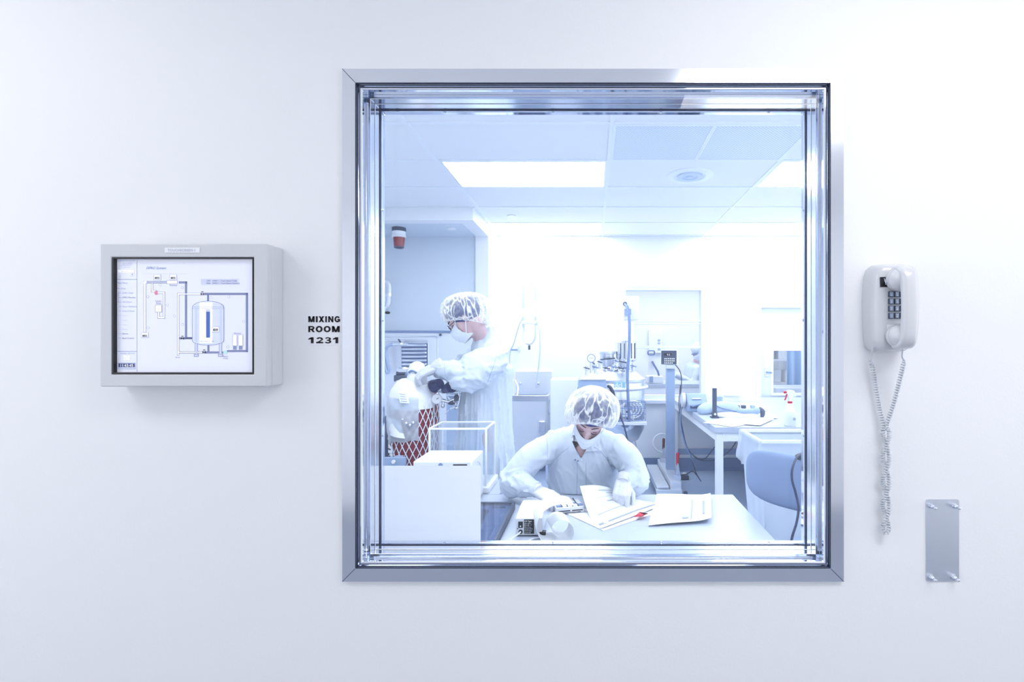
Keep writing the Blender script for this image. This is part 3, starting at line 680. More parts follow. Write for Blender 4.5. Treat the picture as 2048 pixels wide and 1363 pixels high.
# ---- white instrument box on the bench
bx = thing('printer_box', 'white box shaped instrument with a dark slot, on the bench behind the blank sheet', 'instrument', (-.72, 2.52, TZ))
X0, X1, Z1 = P(826,0,2.40).x, P(943,0,2.40).x, P(0,922,2.40).z
MB().box(X0, X1, 2.40, 2.655, TZ+.01, Z1).build('casing', M['white'], bx, bevel=.006)
MB().box(X0+.02, X1-.02, 2.42, 2.63, TZ, TZ+.012).build('foot', M['darkgrey'], bx)
a, b = P(906,928,2.398), P(934,931,2.398); MB().box(a.x, b.x, 2.397, 2.405, b.z, a.z).build('slot', M['black'], bx, smooth=0)
c = P(881,930,2.398); MB().lathe([(.011,0),(.010,-.003),(.004,-.004)], c, 'Y', 16).build('knob', M['gcable'], bx)
for px in (852, 868, 894): MB().text('--', .012, Matrix.Translation(P(px, 931, 2.3985)) @ FACE).build('lettering', M['paper_ink'], bx, smooth=0)
mb = MB().tube([(X1+.001, 2.52, Z1-.03), (X1+.008, 2.53, Z1-.035), (X1+.008, 2.56, Z1-.06)], .003, 6); mb.build('latch', M['steel'], bx)
# ---- balance draft shield
ds_ = thing('draft_shield', 'clear draft shield with white edges on the bench behind the white instrument', 'balance', (-.74, 2.84, TZ))
yA, yB = 2.70, 2.93
xL, xR, zT = P(859,0,yA).x, P(972,0,yA).x, P(0,857,yA).z
mb = MB(); r = .0055
for x in (xL, xR):
    for y in (yA, yB): mb.box(x-r, x+r, y-r, y+r, TZ+.03, zT)
    mb.box(x-r, x+r, yA, yB, zT-r, zT+r)
for y in (yA, yB): mb.box(xL, xR, y-r, y+r, zT-r, zT+r)
mb.build('edge_frame', M['white'], ds_, bevel=.003)
for n_, a_ in (('side_panel',(xL-.002,xL+.002,yA,yB,TZ+.03,zT)),('side_panel',(xR-.002,xR+.002,yA,yB,TZ+.03,zT)),('front_panel',(xL,xR,yA-.002,yA+.002,TZ+.03,zT)),('back_panel',(xL,xR,yB-.002,yB+.002,TZ+.03,zT)),('top_panel',(xL,xR,yA,yB,zT-.002,zT+.002))):
    MB().box(*a_).build(n_, M['acryl'], ds_, smooth=0)
MB().box(xL-.02, xR+.02, yA-.025, yB+.02, TZ, TZ+.035).build('balance_base', M['white'], ds_, bevel=.006)
MB().lathe([(.07,0),(.07,.012),(.02,.02)], (-.74, 2.83, TZ+.035), n=24).build('weighing_pan', M['steel'], ds_)
MB().text('FILTER', .021, Matrix.Translation((P(884,0,yA).x, yA-.004, P(0,890,yA).z)) @ FACE, 0, .0002).build('lettering', M['paper_ink'], ds_, smooth=0)
def tp(px, py, z): y = (CZ-z)/((py-CY)/F); return Vector(((px-CX)/F*y, y, z))
# ---- dark framed tray on the near table
tr = thing('glass_tray', 'dark framed tray with a glass cover at the left end of the near table', 'tray', (-.46, 2.2, TZ))
x0, x1, y0, y1, zt = -.56, -.378, 1.94, 2.43, TZ+.036
MB().box(x0, x1, y0, y1, TZ, TZ+.012).build('tray_base', M['darkgrey'], tr, bevel=.003)
frame(MB(), x0, x1, y0, y1, x0+.014, x1-.014, y0+.014, y1-.014, 0, 0, 0).v
mb = MB().box(x0, x1, y0, y0+.014, TZ+.012, zt).box(x0, x1, y1-.014, y1, TZ+.012, zt).box(x0, x0+.012, y0+.014, y1-.014, TZ+.012, zt).box(x1-.012, x1, y0+.014, y1-.014, TZ+.012, zt)
mb.build('tray_rim', M['darkgrey'], tr, bevel=.002)
MB().box(x0+.012, x1-.012, y0+.014, y1-.014, TZ+.012, TZ+.02).build('tray_liner', mat('tray_liner', (126, 142, 170), .5), tr, smooth=0)
MB().box(x0+.012, x1-.012, y0+.014, y1-.014, zt-.006, zt-.002).build('glass_cover', M['smoke'], tr, smooth=0)
MB().box(x0+.03, x0+.075, y0+.10, y1-.10, TZ+.02, TZ+.03).box(x1-.10, x1-.04, y1-.05, y1-.035, TZ+.02, TZ+.026).build('scale_bar', M['darkgrey'], tr, smooth=0)
# ---- adding machine printer with its black rating plate and curling paper
pr = thing('receipt_printer', 'small white receipt printer with a black rating label on its back', 'printer', (-.28, 2.17, TZ))
X0, X1, Yf, Zt = P(1031,0,2.08).x, P(1070,0,2.08).x, 2.08, P(0,1036,2.08).z
mb = MB().prism([(Yf, TZ+.006), (2.30, TZ+.006), (2.30, Zt+.008), (2.20, Zt+.012), (Yf, Zt)], lambda u, v, k: (X0+(X1+.03-X0)*(k), u, v))
mb.build('casing', M['wplastic'], pr, smooth=20, bevel=.003)
a, b = P(1048,1038.5,2.077), P(1068,1067,2.077); lab_ = MB().box(a.x, b.x, Yf-.002, Yf+.002, b.z, a.z).build('rating_label', M['ink'], pr, smooth=0)
mb = MB()
for k_, (s_, sz) in enumerate((('CE Type', .0085), ('220 V ~ 50 Hz', .0042), ('[] o [] -- !', .0075), ('Made in Taiwan', .0042), ('WARNING: RISK OF', .0038), ('ELECTRIC SHOCK', .0038), ('DO NOT OPEN', .0038))):
    mb.text(s_, sz, Matrix.Translation((a.x+.002, Yf-.0026, a.z-.0095-.0077*k_)) @ FACE, 0, .0001)
mb.build('lettering', M['white'], lab_, smooth=0)
c = P(1041,1049,2.077); sw = MB().box(c.x-.0095, c.x+.0095, Yf-.003, Yf+.002, c.z-.013, c.z+.013).build('power_switch', M['black'], pr, bevel=.001)
MB().box(c.x-.0025, c.x+.0025, Yf-.005, Yf-.003, c.z-.008, c.z-.003).build('switch_mark', M['white'], sw, smooth=0)
c = P(1041,1063,2.077); MB().lathe([(.009,.001),(.009,-.004),(.006,-.005),(.006,-.002)], (c.x, Yf, c.z), 'Y', 20).build('power_socket', M['black'], pr)
c = P(1035,1057,2.077); MB().lathe([(.0025,.001),(.0025,-.002)], (c.x, Yf, c.z), 'Y', 12).build('socket_jack', M['black'], pr)
MB().tube(crom([(P(1041,1063,2.07)), (P(1036,1068,2.05)), tp(1024,1077,TZ+.01), tp(1012,1090,TZ+.006), tp(1000,1110,TZ+.006)], 6), .0035, 7).build('white_lead', M['wplastic'], pr)
MB().tube(crom([P(1084,1070,2.09), P(1078,1074,2.06), tp(1062,1078,TZ+.008), tp(1052,1088,TZ+.006), tp(1040,1108,TZ+.006)], 6), .004, 7).build('white_lead', M['wplastic'], pr)
MB().lathe([(.008,0),(.008,-.012),(.005,-.013)], P(1078,1064,2.1), 'Y', 14).box(P(1080,0,2.1).x, P(1092,0,2.1).x, 2.08, 2.10, TZ+.002, TZ+.02).build('lead_plug', M['black'], pr)
# curled till paper: a ribbon that rises from the printer and rolls up beside it
cx0, cz0 = P(1121,0,2.03).x, TZ+.053
def rr_(t): return .098*(1-t)**1.15 + .020 if t < 1 else .02
pts = []
for i in range(61):
    t = i/60; a = R(62) + t*R(560); rad = .112*(1-t)**1.6 + .018*t + .012; pts.append((cx0 + rad*cos(a)*1.0, max(TZ+.003, cz0 + rad*sin(a)*.92)))
def ribbon(u, v):
    i = min(59, int(u*60)); t = u*60-i; a, b = pts[i], pts[i+1]
    x = a[0]+(b[0]-a[0])*t; z = a[1]+(b[1]-a[1])*t; return (x-.028*v, 2.00+.11*v+.02*u, z+.004*v*sin(u*6))
solo(MB().grid(ribbon, 72, 6, thick=.0012), 'till_paper', M['paper'], 'strip of white till paper curling into a roll beside the receipt printer', 'paper roll')
# ---- calculator with rows of keys
mc = Matrix.Translation(tp(1135,1018,TZ)) @ Matrix.Rotation(R(14), 4, 'Z')
ca = thing('calculator', 'desk calculator with rows of keys between the till paper and the papers', 'calculator', tp(1135,1018,TZ))
MB(mc).prism([(-.07,.004),(.07,.004),(.07,.022),(-.07,.034)], lambda u, v, k: ((k-.5)*.135, u, v)).build('casing', M['wplastic'], ca, smooth=20, bevel=.003)
MB(mc).box(-.06, .0, -.0708, -.069, .014, .019).box(.008, .06, -.0708, -.069, .014, .019).box(-.05, .05, -.0708, -.069, .007, .010).build('vent_slot', M['black'], ca, smooth=0)
for i in range(5):
    for j in range(4):
        x = -.052+i*.026; y = -.052+j*.03; z = .034-(y+.07)/.14*.012
        MB(mc).box(x-.0105, x+.0105, y-.012, y+.012, z-.002, z+.006).build('key', M['gcable'] if (i+j) % 4 == 0 else M['wplastic'], ca, bevel=.0015)
for i in range(4):
    MB(mc).box(-.041+i*.026, -.037+i*.026, -.066, .062, .0235, .0345).build('key_gap', M['black'], ca, smooth=0)
# ---- papers on the near table
def sheet(name, lab, cat, c, bend, marks=(), n=16, m='paper'):
    """c: corners 00,10,11,01; bend(u,v)->z lift"""
    def f(u, v, o=0):
        p = c[0]*(1-u)*(1-v) + c[1]*u*(1-v) + c[2]*u*v + c[3]*(1-u)*v
        return p + Vector((0, 0, bend(u, v) + o))
    o = solo(MB().grid(lambda u, v: f(u, v), n, n, thick=.0008), name, M[m], lab, cat)
    if marks:
        mb = MB()
        for (u0, u1, v0, v1) in marks:
            mb.grid(lambda a, b: f(u0+(u1-u0)*a, v0+(v1-v0)*b, .0030), 12, 16)
        mb.build('printed_marks', M['paper_ink'], o, smooth=0)
    return o
Z_ = TZ+.0015
rl = lambda n_, a=.06, b=.94, w_=.004: [(a, b, v, v+w_) for v in [.08+.84*i/n_ for i in range(n_)]]
sheet('paper_sheet', 'lower printed sheet whose corner points down to the window, under the lifted page', 'paper', [tp(1134,1027,Z_), tp(1207,1061,Z_), tp(1336,1018,Z_), tp(1262,993,Z_)], lambda u, v: .0005+.004*u*(1-u), [(.80,.83,.1,.9), (.1,.5,.2,.21)])
sheet('paper_sheet', 'printed page lifted on its left side under the gloved finger of the seated worker', 'paper',
      [P(1160,973,2.44), tp(1203,1057,Z_+.004), tp(1330,1009,Z_+.004), tp(1262,999,Z_+.004)],
      lambda u, v: .004 - .050*sin(pi*u)*(1-v)**1.5 + .02*sin(pi*u)*v*(1-v) + .03*sin(pi*v)*(1-u)**2,
      [(.36+.05*k, .363+.05*k, .08, .55) for k in range(9)] + [(.10,.112,.30,.75), (.16,.172,.42,.74), (.24,.245,.12,.6), (.33,.345,.35,.5), (.40,.404,.1,.62), (.55,.56,.1,.7), (.60,.604,.1,.7), (.83,.87,.15,.92), (.80,.86,.02,.09)])
sheet('paper_sheet', 'printed sheet lying flat on the right of the near table, right edge curling up', 'paper',
      [tp(1296,1050,Z_+.006), tp(1423,1043,Z_+.006), tp(1421,993,Z_+.006), tp(1314,987,Z_+.006)], lambda u, v: .006*sin(pi*u) + .02*u**6,
      [(.52,.63,.10,.15), (.66,.685,.05,.75), (.85,.89,.2,.7)] + [(a/100, a/100+.003, .2, .72) for a in range(40, 84, 4)])
mb = MB(); z_ = Z_+.016
mb.add([tp(1268,1033,z_), tp(1279,1023,z_), tp(1289,1028,z_+.01), tp(1297,1026,z_), tp(1284,1032,z_)], [(0,1,2,3,4)], 0)
solo(mb, 'sticky_flag', M['redp'], 'small red sticky flag on the printed papers', 'sticky note', solid=.0006)
# ---- chair at the right
ch = thing('office_chair', 'blue grey upholstered chair at the right of the near table', 'chair', (1.15, 2.42, 0))
A_, B_ = Vector((.752, 2.56, .90)), Vector((1.13, 1.99, .93)); dv = (B_-A_).normalized(); nv = dv.cross(Vector((0,0,1))).normalized()
if nv.y > 0: nv = -nv
Lb = (B_-A_).length; hb_ = .125
def backrest(bulge, th):
    n = 40; fr = []; 
    for j in range(n):
        a = 2*pi*j/n; e_ = 3.6; ca_, sa = cos(a), sin(a); r_ = 1/((abs(ca_)**e_+abs(sa)**e_)**(1/e_)); fr.append((ca_*r_, sa*r_))
    mb = MB(); rings = [(1.0, 0), (.985, .35), (.94, .75), (.85, 1.0), (.5, 1.12), (.02, 1.15)]; vs = []
    def pt(u, v, w_): 
        c_ = A_ + dv*(Lb/2 + u*Lb/2) + Vector((0,0,v*hb_*(1-.06*u))); return c_ + nv*(w_*th - bulge*(u*u))
    for sg in (1, -1):
        for s_, w_ in rings: vs.append([pt(u*s_, v*s_, w_*sg) for u, v in fr])
    vv = [p for r_ in vs for p in r_]; k = len(rings); fs = []
    for q in range(2):
        for i in range(k-1):
            for j in range(n):
                f = ((q*k+i)*n+j, (q*k+i)*n+(j+1)%n, (q*k+i+1)*n+(j+1)%n, (q*k+i+1)*n+j); fs.append(f if q == 0 else f[::-1])
        fs.append([(q*k+k-1)*n+j for j in range(n)])
    for j in range(n): fs.append((j, k*n+j, k*n+(j+1)%n, (j+1)%n))
    return mb.add(vv, fs)
backrest(.05, .022).build('backrest', M['chair'], ch, smooth=60)
sc_ = Vector((1.18, 2.52, .47))
MB().tube(crom([A_+dv*.38-nv*.01+Vector((0,0,-.08)), A_+dv*.36-nv*.03+Vector((0,0,-.25)), Vector((1.06,2.36,.52)), Vector((1.12,2.44,.43))], 6), .022, 4, flat=.5).build('back_support', M['bluegrey'], ch)
mb = MB(); mb.lathe([(.02,.0),(.20,.005),(.235,.025),(.235,.05),(.20,.075),(.02,.08)], sc_ - Vector((0,0,.04)), n=28); mb.build('seat', M['chair'], ch, smooth=60)
MB().tube([(1.18,2.52,.06),(1.18,2.52,.44)], .028, 12).build('gas_lift', M['black'], ch)
for k in range(5):
    a = 2*pi*k/5+.4; e_ = Vector((1.18+.28*cos(a), 2.52+.28*sin(a), .07))
    lg = MB().bar((1.18,2.52,.10), e_, .04, .03).build('leg', M['black'], ch, bevel=.004)
    MB().lathe([(.004,-.018),(.027,-.012),(.027,.012),(.004,.018)], e_ - Vector((0,0,.043)), 'X', 14).build('caster', M['black'], lg)
bk = P(1590,914,2.30)
MB().tube([P(1588,916,2.33), P(1600,912,2.27), P(1625,905,2.15)], [.016,.02,.02], 10, flat=.7).build('tilt_bracket', M['black'], ch)
solo(MB().tube(crom([P(1606,909,2.15), P(1594,914,2.10), P(1585,935,2.06), P(1584,958,2.04), P(1591,985,2.02), P(1597,1015,2.0), P(1593,1045,1.98), P(1584,1075,1.96), P(1581,1110,1.95), P(1590,1180,1.95), (.80,1.98,.02)], 8), .005, 8), 'hanging_cord', M['cable'], 'dark cord hanging in front of the blue grey chair', 'cord')
# ---- bench on the right reaching back to the wall
BZ = .90
def tb(px, py): return tp(px, py, BZ)
table('long white bench at the right with the spray bottle and paper clutter', .955, 3.0, 3.92, 6.12, BZ, .045, .055)
MB()
solo(MB().box(1.04, 2.9, 6.12, 6.138, .2, .27), 'cross_rail', M['bluegrey'], 'blue grey rail low on the back wall under the right bench', 'rail', smooth=0)
# open bin with white liner
bn = thing('lined_bin', 'large white bin with a loose plastic liner in front of the right bench', 'bin', (1.40, 3.2, 0))
bx0, bx1, by0, by1, bz = 1.005, 1.80, 3.0, 3.38, .965
mb = MB()
def wallf(u, v):
    per = [(bx0,by0),(bx1,by0),(bx1,by1),(bx0,by1)]; q = u*4; i = int(q) % 4; t = q-int(q); a, b = per[i], per[(i+1)%4]
    cx_, cy_ = (bx0+bx1)/2, (by0+by1)/2; s_ = 1-.16*(1-v); x, y = a[0]+(b[0]-a[0])*t, a[1]+(b[1]-a[1])*t
    w_ = .012*sin(u*70+3*noise.noise((u*9, v*2, 0)))*(1-v*.8)*(1 if v < .99 else 0)
    return (cx_+(x-cx_)*(s_+w_), cy_+(y-cy_)*(s_+w_*1.5), .02+v*(bz-.02))
mb.grid(wallf, 160, 14).build('bin_body', M['cloth'], bn, smooth=60)
mb = MB(); 
for a, b in (((bx0,by0),(bx1,by0)),((bx1,by0),(bx1,by1)),((bx1,by1),(bx0,by1)),((bx0,by1),(bx0,by0))): mb.bar((*a,bz),(*b,bz),.022,.022)
mb.build('bin_rim', M['white'], bn, bevel=.004)
mb = MB()
def liner(u, v):
    per = [(bx0,by0),(bx1,by0),(bx1,by1),(bx0,by1)]; q = u*4; i = int(q) % 4; t = q-int(q); a, b = per[i], per[(i+1)%4]
    cx_, cy_ = (bx0+bx1)/2, (by0+by1)/2; s_ = 1.03+.05*v+.05*v*noise.noise((u*22, v*2, 3)); x, y = a[0]+(b[0]-a[0])*t, a[1]+(b[1]-a[1])*t
    return (cx_+(x-cx_)*s_, cy_+(y-cy_)*(s_+.02), bz+.014-v*(.20+.12*noise.noise((u*7, 1, 0))))
mb.grid(liner, 120, 8).build('bin_liner', M['bag'], bn, smooth=60)
MB().box(bx0+.05, bx1-.05, by0+.05, by1-.05, .0, .03).build('bin_base', M['white'], bn, smooth=0)
# spray bottle
sp = thing('spray_bottle', 'white spray bottle with a red trigger on the right bench', 'bottle', P(1580,0,3.98).xy.to_3d()+Vector((0,0,BZ)))
o_ = Vector((P(1580,0,3.98).x, 3.98, BZ))
MB().lathe([(.001,0),(.044,.002),(.047,.008),(.047,.105),(.045,.118),(.030,.150),(.024,.170),(.019,.180),(.015,.182)], o_, n=28).build('bottle', mat('milky_plastic', (232,238,248), .35), sp)
MB().lathe([(.018,.178),(.018,.196),(.013,.198)], o_, n=20).build('collar', M['redp'], sp)
mb = MB().prism([(-.030,.262),(-.026,.284),(.0,.290),(.028,.284),(.042,.262),(.047,.240),(.036,.236),(.024,.240),(.016,.225),(.012,.197),(-.010,.197),(-.014,.228),(-.020,.252)], lambda u, v, k: o_ + Vector((u, (k-.5)*.026, v-.004)))
mb.build('spray_head', M['white'], sp, bevel=.003)
MB().tube(crom([o_+Vector((-.012,0,.262)), o_+Vector((-.028,0,.245)), o_+Vector((-.034,0,.222)), o_+Vector((-.042,0,.205))], 5), [.006]*16, 8).build('trigger', M['redp'], sp)
MB().lathe([(.004,-.050),(.010,-.048),(.010,-.034),(.006,-.024)], o_+Vector((0,0,.268)), 'X', 12).build('nozzle', M['redp'], sp)
MB().lathe([(.012,-.0475),(.011,-.049)], o_+Vector((.016,0,.062)), 'Y', 16).build('level_mark', M['paper_ink'], sp)
# label printer
lp_ = thing('label_printer', 'grey label printer at the far left corner of the right bench', 'label printer', tb(1394,822))
b = tb(1394,822); x, y = b.x, b.y
MB().prism([(-.13,0),(.10,0),(.10,.12),(.05,.165),(-.04,.165),(-.09,.11),(-.13,.07)], lambda u, v, k: (x+(k-.5)*.19, y+.08+u, BZ+v)).build('casing', M['bluegrey'], lp_, smooth=25, bevel=.008)
MB().lathe([(.06,-.02),(.07,-.015),(.07,.015),(.06,.02)], (x-.115, y+.10, BZ+.10), 'X', 24).build('side_roll', M['wplastic'], lp_)
MB().box(x-.075, x+.075, y-.062, y-.045, BZ+.035, BZ+.060).build('paper_mouth', M['darkgrey'], lp_, bevel=.002)
MB().box(x-.05, x+.04, y-.02, y+.02, BZ+.118, BZ+.128).build('display_strip', M['white'], lp_, bevel=.002)
# post stand
b = tb(1429,835); c_ = thing('stand_post', 'short dark upright post on a small foot on the right bench', 'stand', b)
MB().box(b.x-.035, b.x+.035, b.y-.03, b.y+.03, BZ, BZ+.014).box(b.x-.02, b.x+.02, b.y-.02, b.y+.02, BZ+.014, BZ+.05).build('foot', M['darkgrey'], c_, bevel=.002)
MB().box(b.x-.0175, b.x+.0175, b.y-.014, b.y+.014, BZ+.05, BZ+.262).build('post', M['darkgrey'], c_, bevel=.002)
MB().lathe([(.010,0),(.010,-.006)], (b.x, b.y-.02, BZ+.035), 'Y', 12).build('screw', M['steel'], c_)
# soft bag
b = tb(1440,829); mb = MB()
mb.tube(crom([b+Vector((-.19,.02,.03)), b+Vector((-.10,.06,.055)), b+Vector((.02,.08,.058)), b+Vector((.12,.08,.055)), b+Vector((.19,.10,.03))], 4), [.03,.045,.052,.056,.057,.058,.06,.06,.06,.06,.06,.058,.056,.052,.046,.04,.03], 14)
bb = blob(mb, .012, 4, lambda c, n: c + n*.006*noise.noise(c*18))
solo(bb, 'soft_pouch', mat('pouch_cloth', (184, 202, 226), .7), 'blue grey soft pouch lying behind the dark post on the right bench', 'bag', smooth=60)
# scanner tool
b = tb(1508,836); sc2 = thing('bar_code_scanner', 'dark grey handheld scanner lying on the right bench', 'scanner', b)
mb = MB().tube(crom([b+Vector((-.12,.10,.045)), b+Vector((-.06,.08,.05)), b+Vector((0,.06,.055)), b+Vector((.05,.05,.05))], 4), .024, 10).ell(b+Vector((.045,.05,.062)), (.035,.035,.03))
blob(mb, .008, 3).build('scanner_body', M['bluegrey'], sc2, smooth=60)
MB().tube(crom([b+Vector((.06,.05,.085)), b+Vector((.085,.03,.05)), b+Vector((.075,.015,.004))], 4), [.014,.018,.022,.024,.024,.022,.020,.016,.012], 10).build('scanner_head', M['darkgrey'], sc2)
MB().tube(crom([b+Vector((-.12,.10,.045)), b+Vector((-.22,.2,.06)), b+Vector((-.34,.28,.10)), b+Vector((-.48,.33,.06))], 6), .006, 7).build('scanner_cord', M['gcable'], sc2)
# loose papers on right bench
zb = BZ+.0015
sheet('paper_sheet', 'white sheet hanging over the left edge of the right bench', 'paper', [tp(1406,845,zb), tp(1466,854,zb), tp(1541,840,zb), tp(1490,826,zb)], lambda u, v: .003)
sheet('paper_sheet', 'pale sheet with faint handwriting beside the scanner on the right bench', 'paper', [tp(1478,848,zb+.003), tp(1520,851,zb+.003), tp(1548,838,zb+.003), tp(1500,834,zb+.003)], lambda u, v: .004, [(.2,.25,.2,.8),(.4,.43,.1,.7),(.6,.64,.2,.6)])
sheet('paper_sheet', 'white sheet sticking out to the right of the scanner', 'paper', [tp(1526,838,zb), tp(1556,837,zb), tp(1535,824,zb), tp(1515,826,zb)], lambda u, v: .006)
b = tp(1436,835,BZ); e_ = tp(1500,836,BZ)
solo(MB().tube(crom([b+Vector((0,.02,.022)), b.lerp(e_,.5)+Vector((0,.01,.026)), e_+Vector((0,.02,.014))], 6), [.02,.022,.024,.026,.026,.026,.025,.024,.02,.016,.013,.011,.009], 14, flat=.8), 'paper_roll', M['paper'], 'loosely rolled white paper in front of the soft pouch', 'paper roll')
# boxes at the back of the bench
def carton(nm, px0, px1, pyb, pyt, dep, lab, m=M['lab_ceil'], lid=True):
    a = tp(px0, pyb, BZ); b = tp(px1, pyb, BZ); h_ = (pyb-pyt)/F*a.y; t = thing(nm, lab, 'box', ((a.x+b.x)/2, a.y, BZ))
    MB().box(a.x, b.x, a.y, a.y+dep, BZ, BZ+h_).build('box_body', m, t, smooth=0, bevel=.003)
    if lid: MB().box(a.x+.01, b.x-.20, a.y-.03, a.y+dep*.8, BZ+h_, BZ+h_+.022).build('box_lid', M['white'], t, bevel=.004)
    return t
carton('storage_box', 1447, 1516, 803, 791, .22, 'flat pale box with a white lid at the back of the right bench')
carton('storage_box', 1431, 1445, 806, 793, .15, 'small blue grey box behind the dark post', M['bluegrey'], False)
t = thing('tray_papers', 'white flat tray with dark fittings behind the scanner', 'tray', tb(1510,822))
b = tb(1510,822); MB().box(b.x-.22, b.x+.12, b.y, b.y+.25, BZ, BZ+.02).build('tray_body', M['white'], t, bevel=.004)
for dx in (-.15, -.09, .0): MB().box(b.x+dx-.02, b.x+dx+.02, b.y+.05, b.y+.10, BZ+.02, BZ+.05).build('clamp_block', M['darkgrey'] if dx < 0 else M['bluegrey'], t, bevel=.004)
# ---- floor scale with mast and indicator
fs = thing('floor_scale', 'steel floor scale with a tall mast and digital indicator', 'scale', (.74, 5.45, 0))
MB().box(.64, .765, 5.02, 5.95, .05, .12).build('platform', M['steel_b'], fs, bevel=.004)
MB().box(.655, .75, 4.98, 5.90, .12, .128).build('platform_plate', M['steel_b'], fs, bevel=.002)
MB().box(.775, .885, 5.0, 6.0, .06, .175).build('side_beam', M['steel_b'], fs, bevel=.004)
MB().box(.63, .89, 4.985, 5.02, .04, .10).build('front_rail', M['steel_b'], fs, bevel=.003)
MB().box(.80, .90, 5.44, 5.56, .175, .185).build('mast_foot', M['steel'], fs)
mx0, mx1 = P(1332,0,5.5).x, P(1349,0,5.5).x
MB().box(mx0, mx1, 5.47, 5.53, .18, P(0,735,5.5).z).build('mast', M['bluegrey'], fs, bevel=.003)
ind = MB().box(P(1324,0,5.4).x, P(1357,0,5.4).x, 5.42, 5.49, P(0,729,5.42).z, P(0,700,5.42).z).build('indicator', M['white'], fs, bevel=.005)
a, b = P(1322.5,700.5,5.415), P(1353,728,5.415); MB().box(a.x, b.x, 5.412, 5.42, b.z, a.z).build('indicator_face', M['darkgrey'], ind, smooth=0)
a, b = P(1328,706,5.41), P(1343,711,5.41); MB().box(a.x, b.x, 5.409, 5.412, b.z, a.z).build('readout', M['black'], ind, smooth=0)
MB().text('4.6', .03, Matrix.Translation((a.x+.03, 5.407, b.z+.003)) @ FACE).build('readout_digits', M['white'], ind, smooth=0)
mb = MB()
for j, n_ in enumerate((6, 6, 5)):
    for i in range(n_):
        q_ = P(1330+i*3.6, 717+j*4.2, 5.41); mb.box(q_.x-.006, q_.x+.006, 5.409, 5.412, q_.z-.006, q_.z+.006)
mb.build('indicator_buttons', M['white'], ind, smooth=0)
MB().box(P(1333,0,5.45).x, P(1350,0,5.45).x, 5.44, 5.54, P(0,737,5.45).z, P(0,729,5.45).z).build('indicator_bracket', M['steel'], fs, bevel=.003)
for (px, py, y, m_, zt_) in ((1355,976,5.08,M['redp'],0), (1327,930,5.85,mat('dark_red_plastic',(96,44,60),.4),0)):
    c = P(px, 0, y); z0_ = .175; k = y/5.08
    cl = MB().box(c.x-.04, c.x+.03, y-.03, y+.03, z0_, z0_+.05).bar((c.x-.01,y,z0_+.05),(c.x+.005,y,z0_+.13),.02,.03).bar((c.x+.02,y,z0_+.05),(c.x,y,z0_+.17),.012,.03).build('toggle_clamp', M['steel'], fs, bevel=.002)
    MB().tube([(c.x,y,z0_+.16),(c.x+.002,y,z0_+.26)], [.015,.018], 10, round_=True).build('clamp_grip', m_, cl)
for x, y in ((.66,5.06),(.93,5.02),(.93,5.9),(.66,5.9)):
    MB().lathe([(.004,-.02),(.037,-.015),(.037,.015),(.004,.02)], (x, y, .037), 'X', 16).build('wheel', M['darkgrey'], fs)
# ring leaning against the back wall
cc = P(1326,888,6.0); solo(MB().tube([(cc.x+.108*cos(a*pi/16), 6.08+.02*sin(a*pi/16), cc.z+.108*sin(a*pi/16)) for a in range(32)], .010, 8, closed=True), 'hose_ring', M['lab_ceil'], 'pale coiled ring hung on the back wall behind the scale mast', 'hose')
# cables
def cord(nm, lab, pts, r, m): return solo(MB().tube(crom(pts, 8), r, 7), nm, m, lab, 'cable', smooth=60)
cord('scale_cable', 'dark cable dropping from the scale indicator to the floor', [P(1351,729,5.40), P(1360,742,5.35), P(1363,760,5.3), P(1361,800,5.25), P(1363,850,5.15), P(1370,885,5.1), P(1381,912,5.05), P(1392,945,5.0), P(1402,962,5.2), P(1386,942,5.4), P(1372,948,5.5), P(1352,950,5.6)], .0055, M['cable'])
cord('bench_cable', 'dark cable looping from the scale to under the right bench', [P(1361,770,5.3), P(1358,812,5.2), P(1366,862,5.1), P(1375,895,5.0), P(1392,914,4.9), P(1410,916,4.8), P(1428,895,4.6), P(1445,880,4.4), P(1470,862,4.3), P(1478,850,4.2)], .0055, M['cable'])
cord('power_cable', 'dark cable sagging low under the right bench', [P(1382,905,5.1), P(1395,917,5.0), P(1415,921,4.9), P(1437,916,4.7), P(1460,900,4.5), P(1477,875,4.3)], .0055, M['cable'])
cord('printer_cable', 'dark cable from the label printer over the bench edge', [P(1383,811,5.0), P(1370,810,5.0), P(1362,820,4.98), P(1361,850,4.95), P(1368,880,4.9), P(1376,900,4.9), P(1388,925,4.95)], .007, M['gcable'])
b = tp(1362, 952, .035); solo(MB().box(b.x-.07, b.x+.09, b.y-.03, b.y+.03, .0, .05), 'power_adapter', M['darkgrey'], 'dark power adapter on the floor beside the scale', 'adapter', bevel=.012)
b = tp(1369, 948, .05); solo(MB().box(b.x-.02, b.x+.02, b.y-.02, b.y+.02, .0, .07), 'plug', M['white'], 'white plug on the floor behind the dark power adapter', 'plug', bevel=.004)
# ---- sink
sk = thing('sink', 'stainless sink with a tall backsplash against the back wall', 'sink', (-.72, 5.95, 0))
x0, x1, yf = -.945, -.51, 5.72
MB().box(x0, x1, 6.13, 6.165, .93, P(0,742,6.13).z).build('backsplash', M['steel_b'], sk, bevel=.004)
mb = MB().box(x0, x1, yf, yf+.03, .90, .965).box(x0, x0+.03, yf+.03, 6.13, .90, .965).box(x1-.03, x1, yf+.03, 6.13, .90, .965); mb.build('rim', M['steel'], sk, bevel=.006)
mb = MB().box(x0+.03, x1-.03, yf+.03, 6.13, .70, .71).box(x0+.03, x0+.035, yf+.03, 6.13, .70, .93).box(x1-.035, x1-.03, yf+.03, 6.13, .70, .93); mb.build('basin', M['bluegrey'], sk, smooth=0)
MB().box(x0+.01, x1-.02, yf+.01, yf+.02, .28, .90).build('front_panel', M['steel_b'], sk, smooth=0)
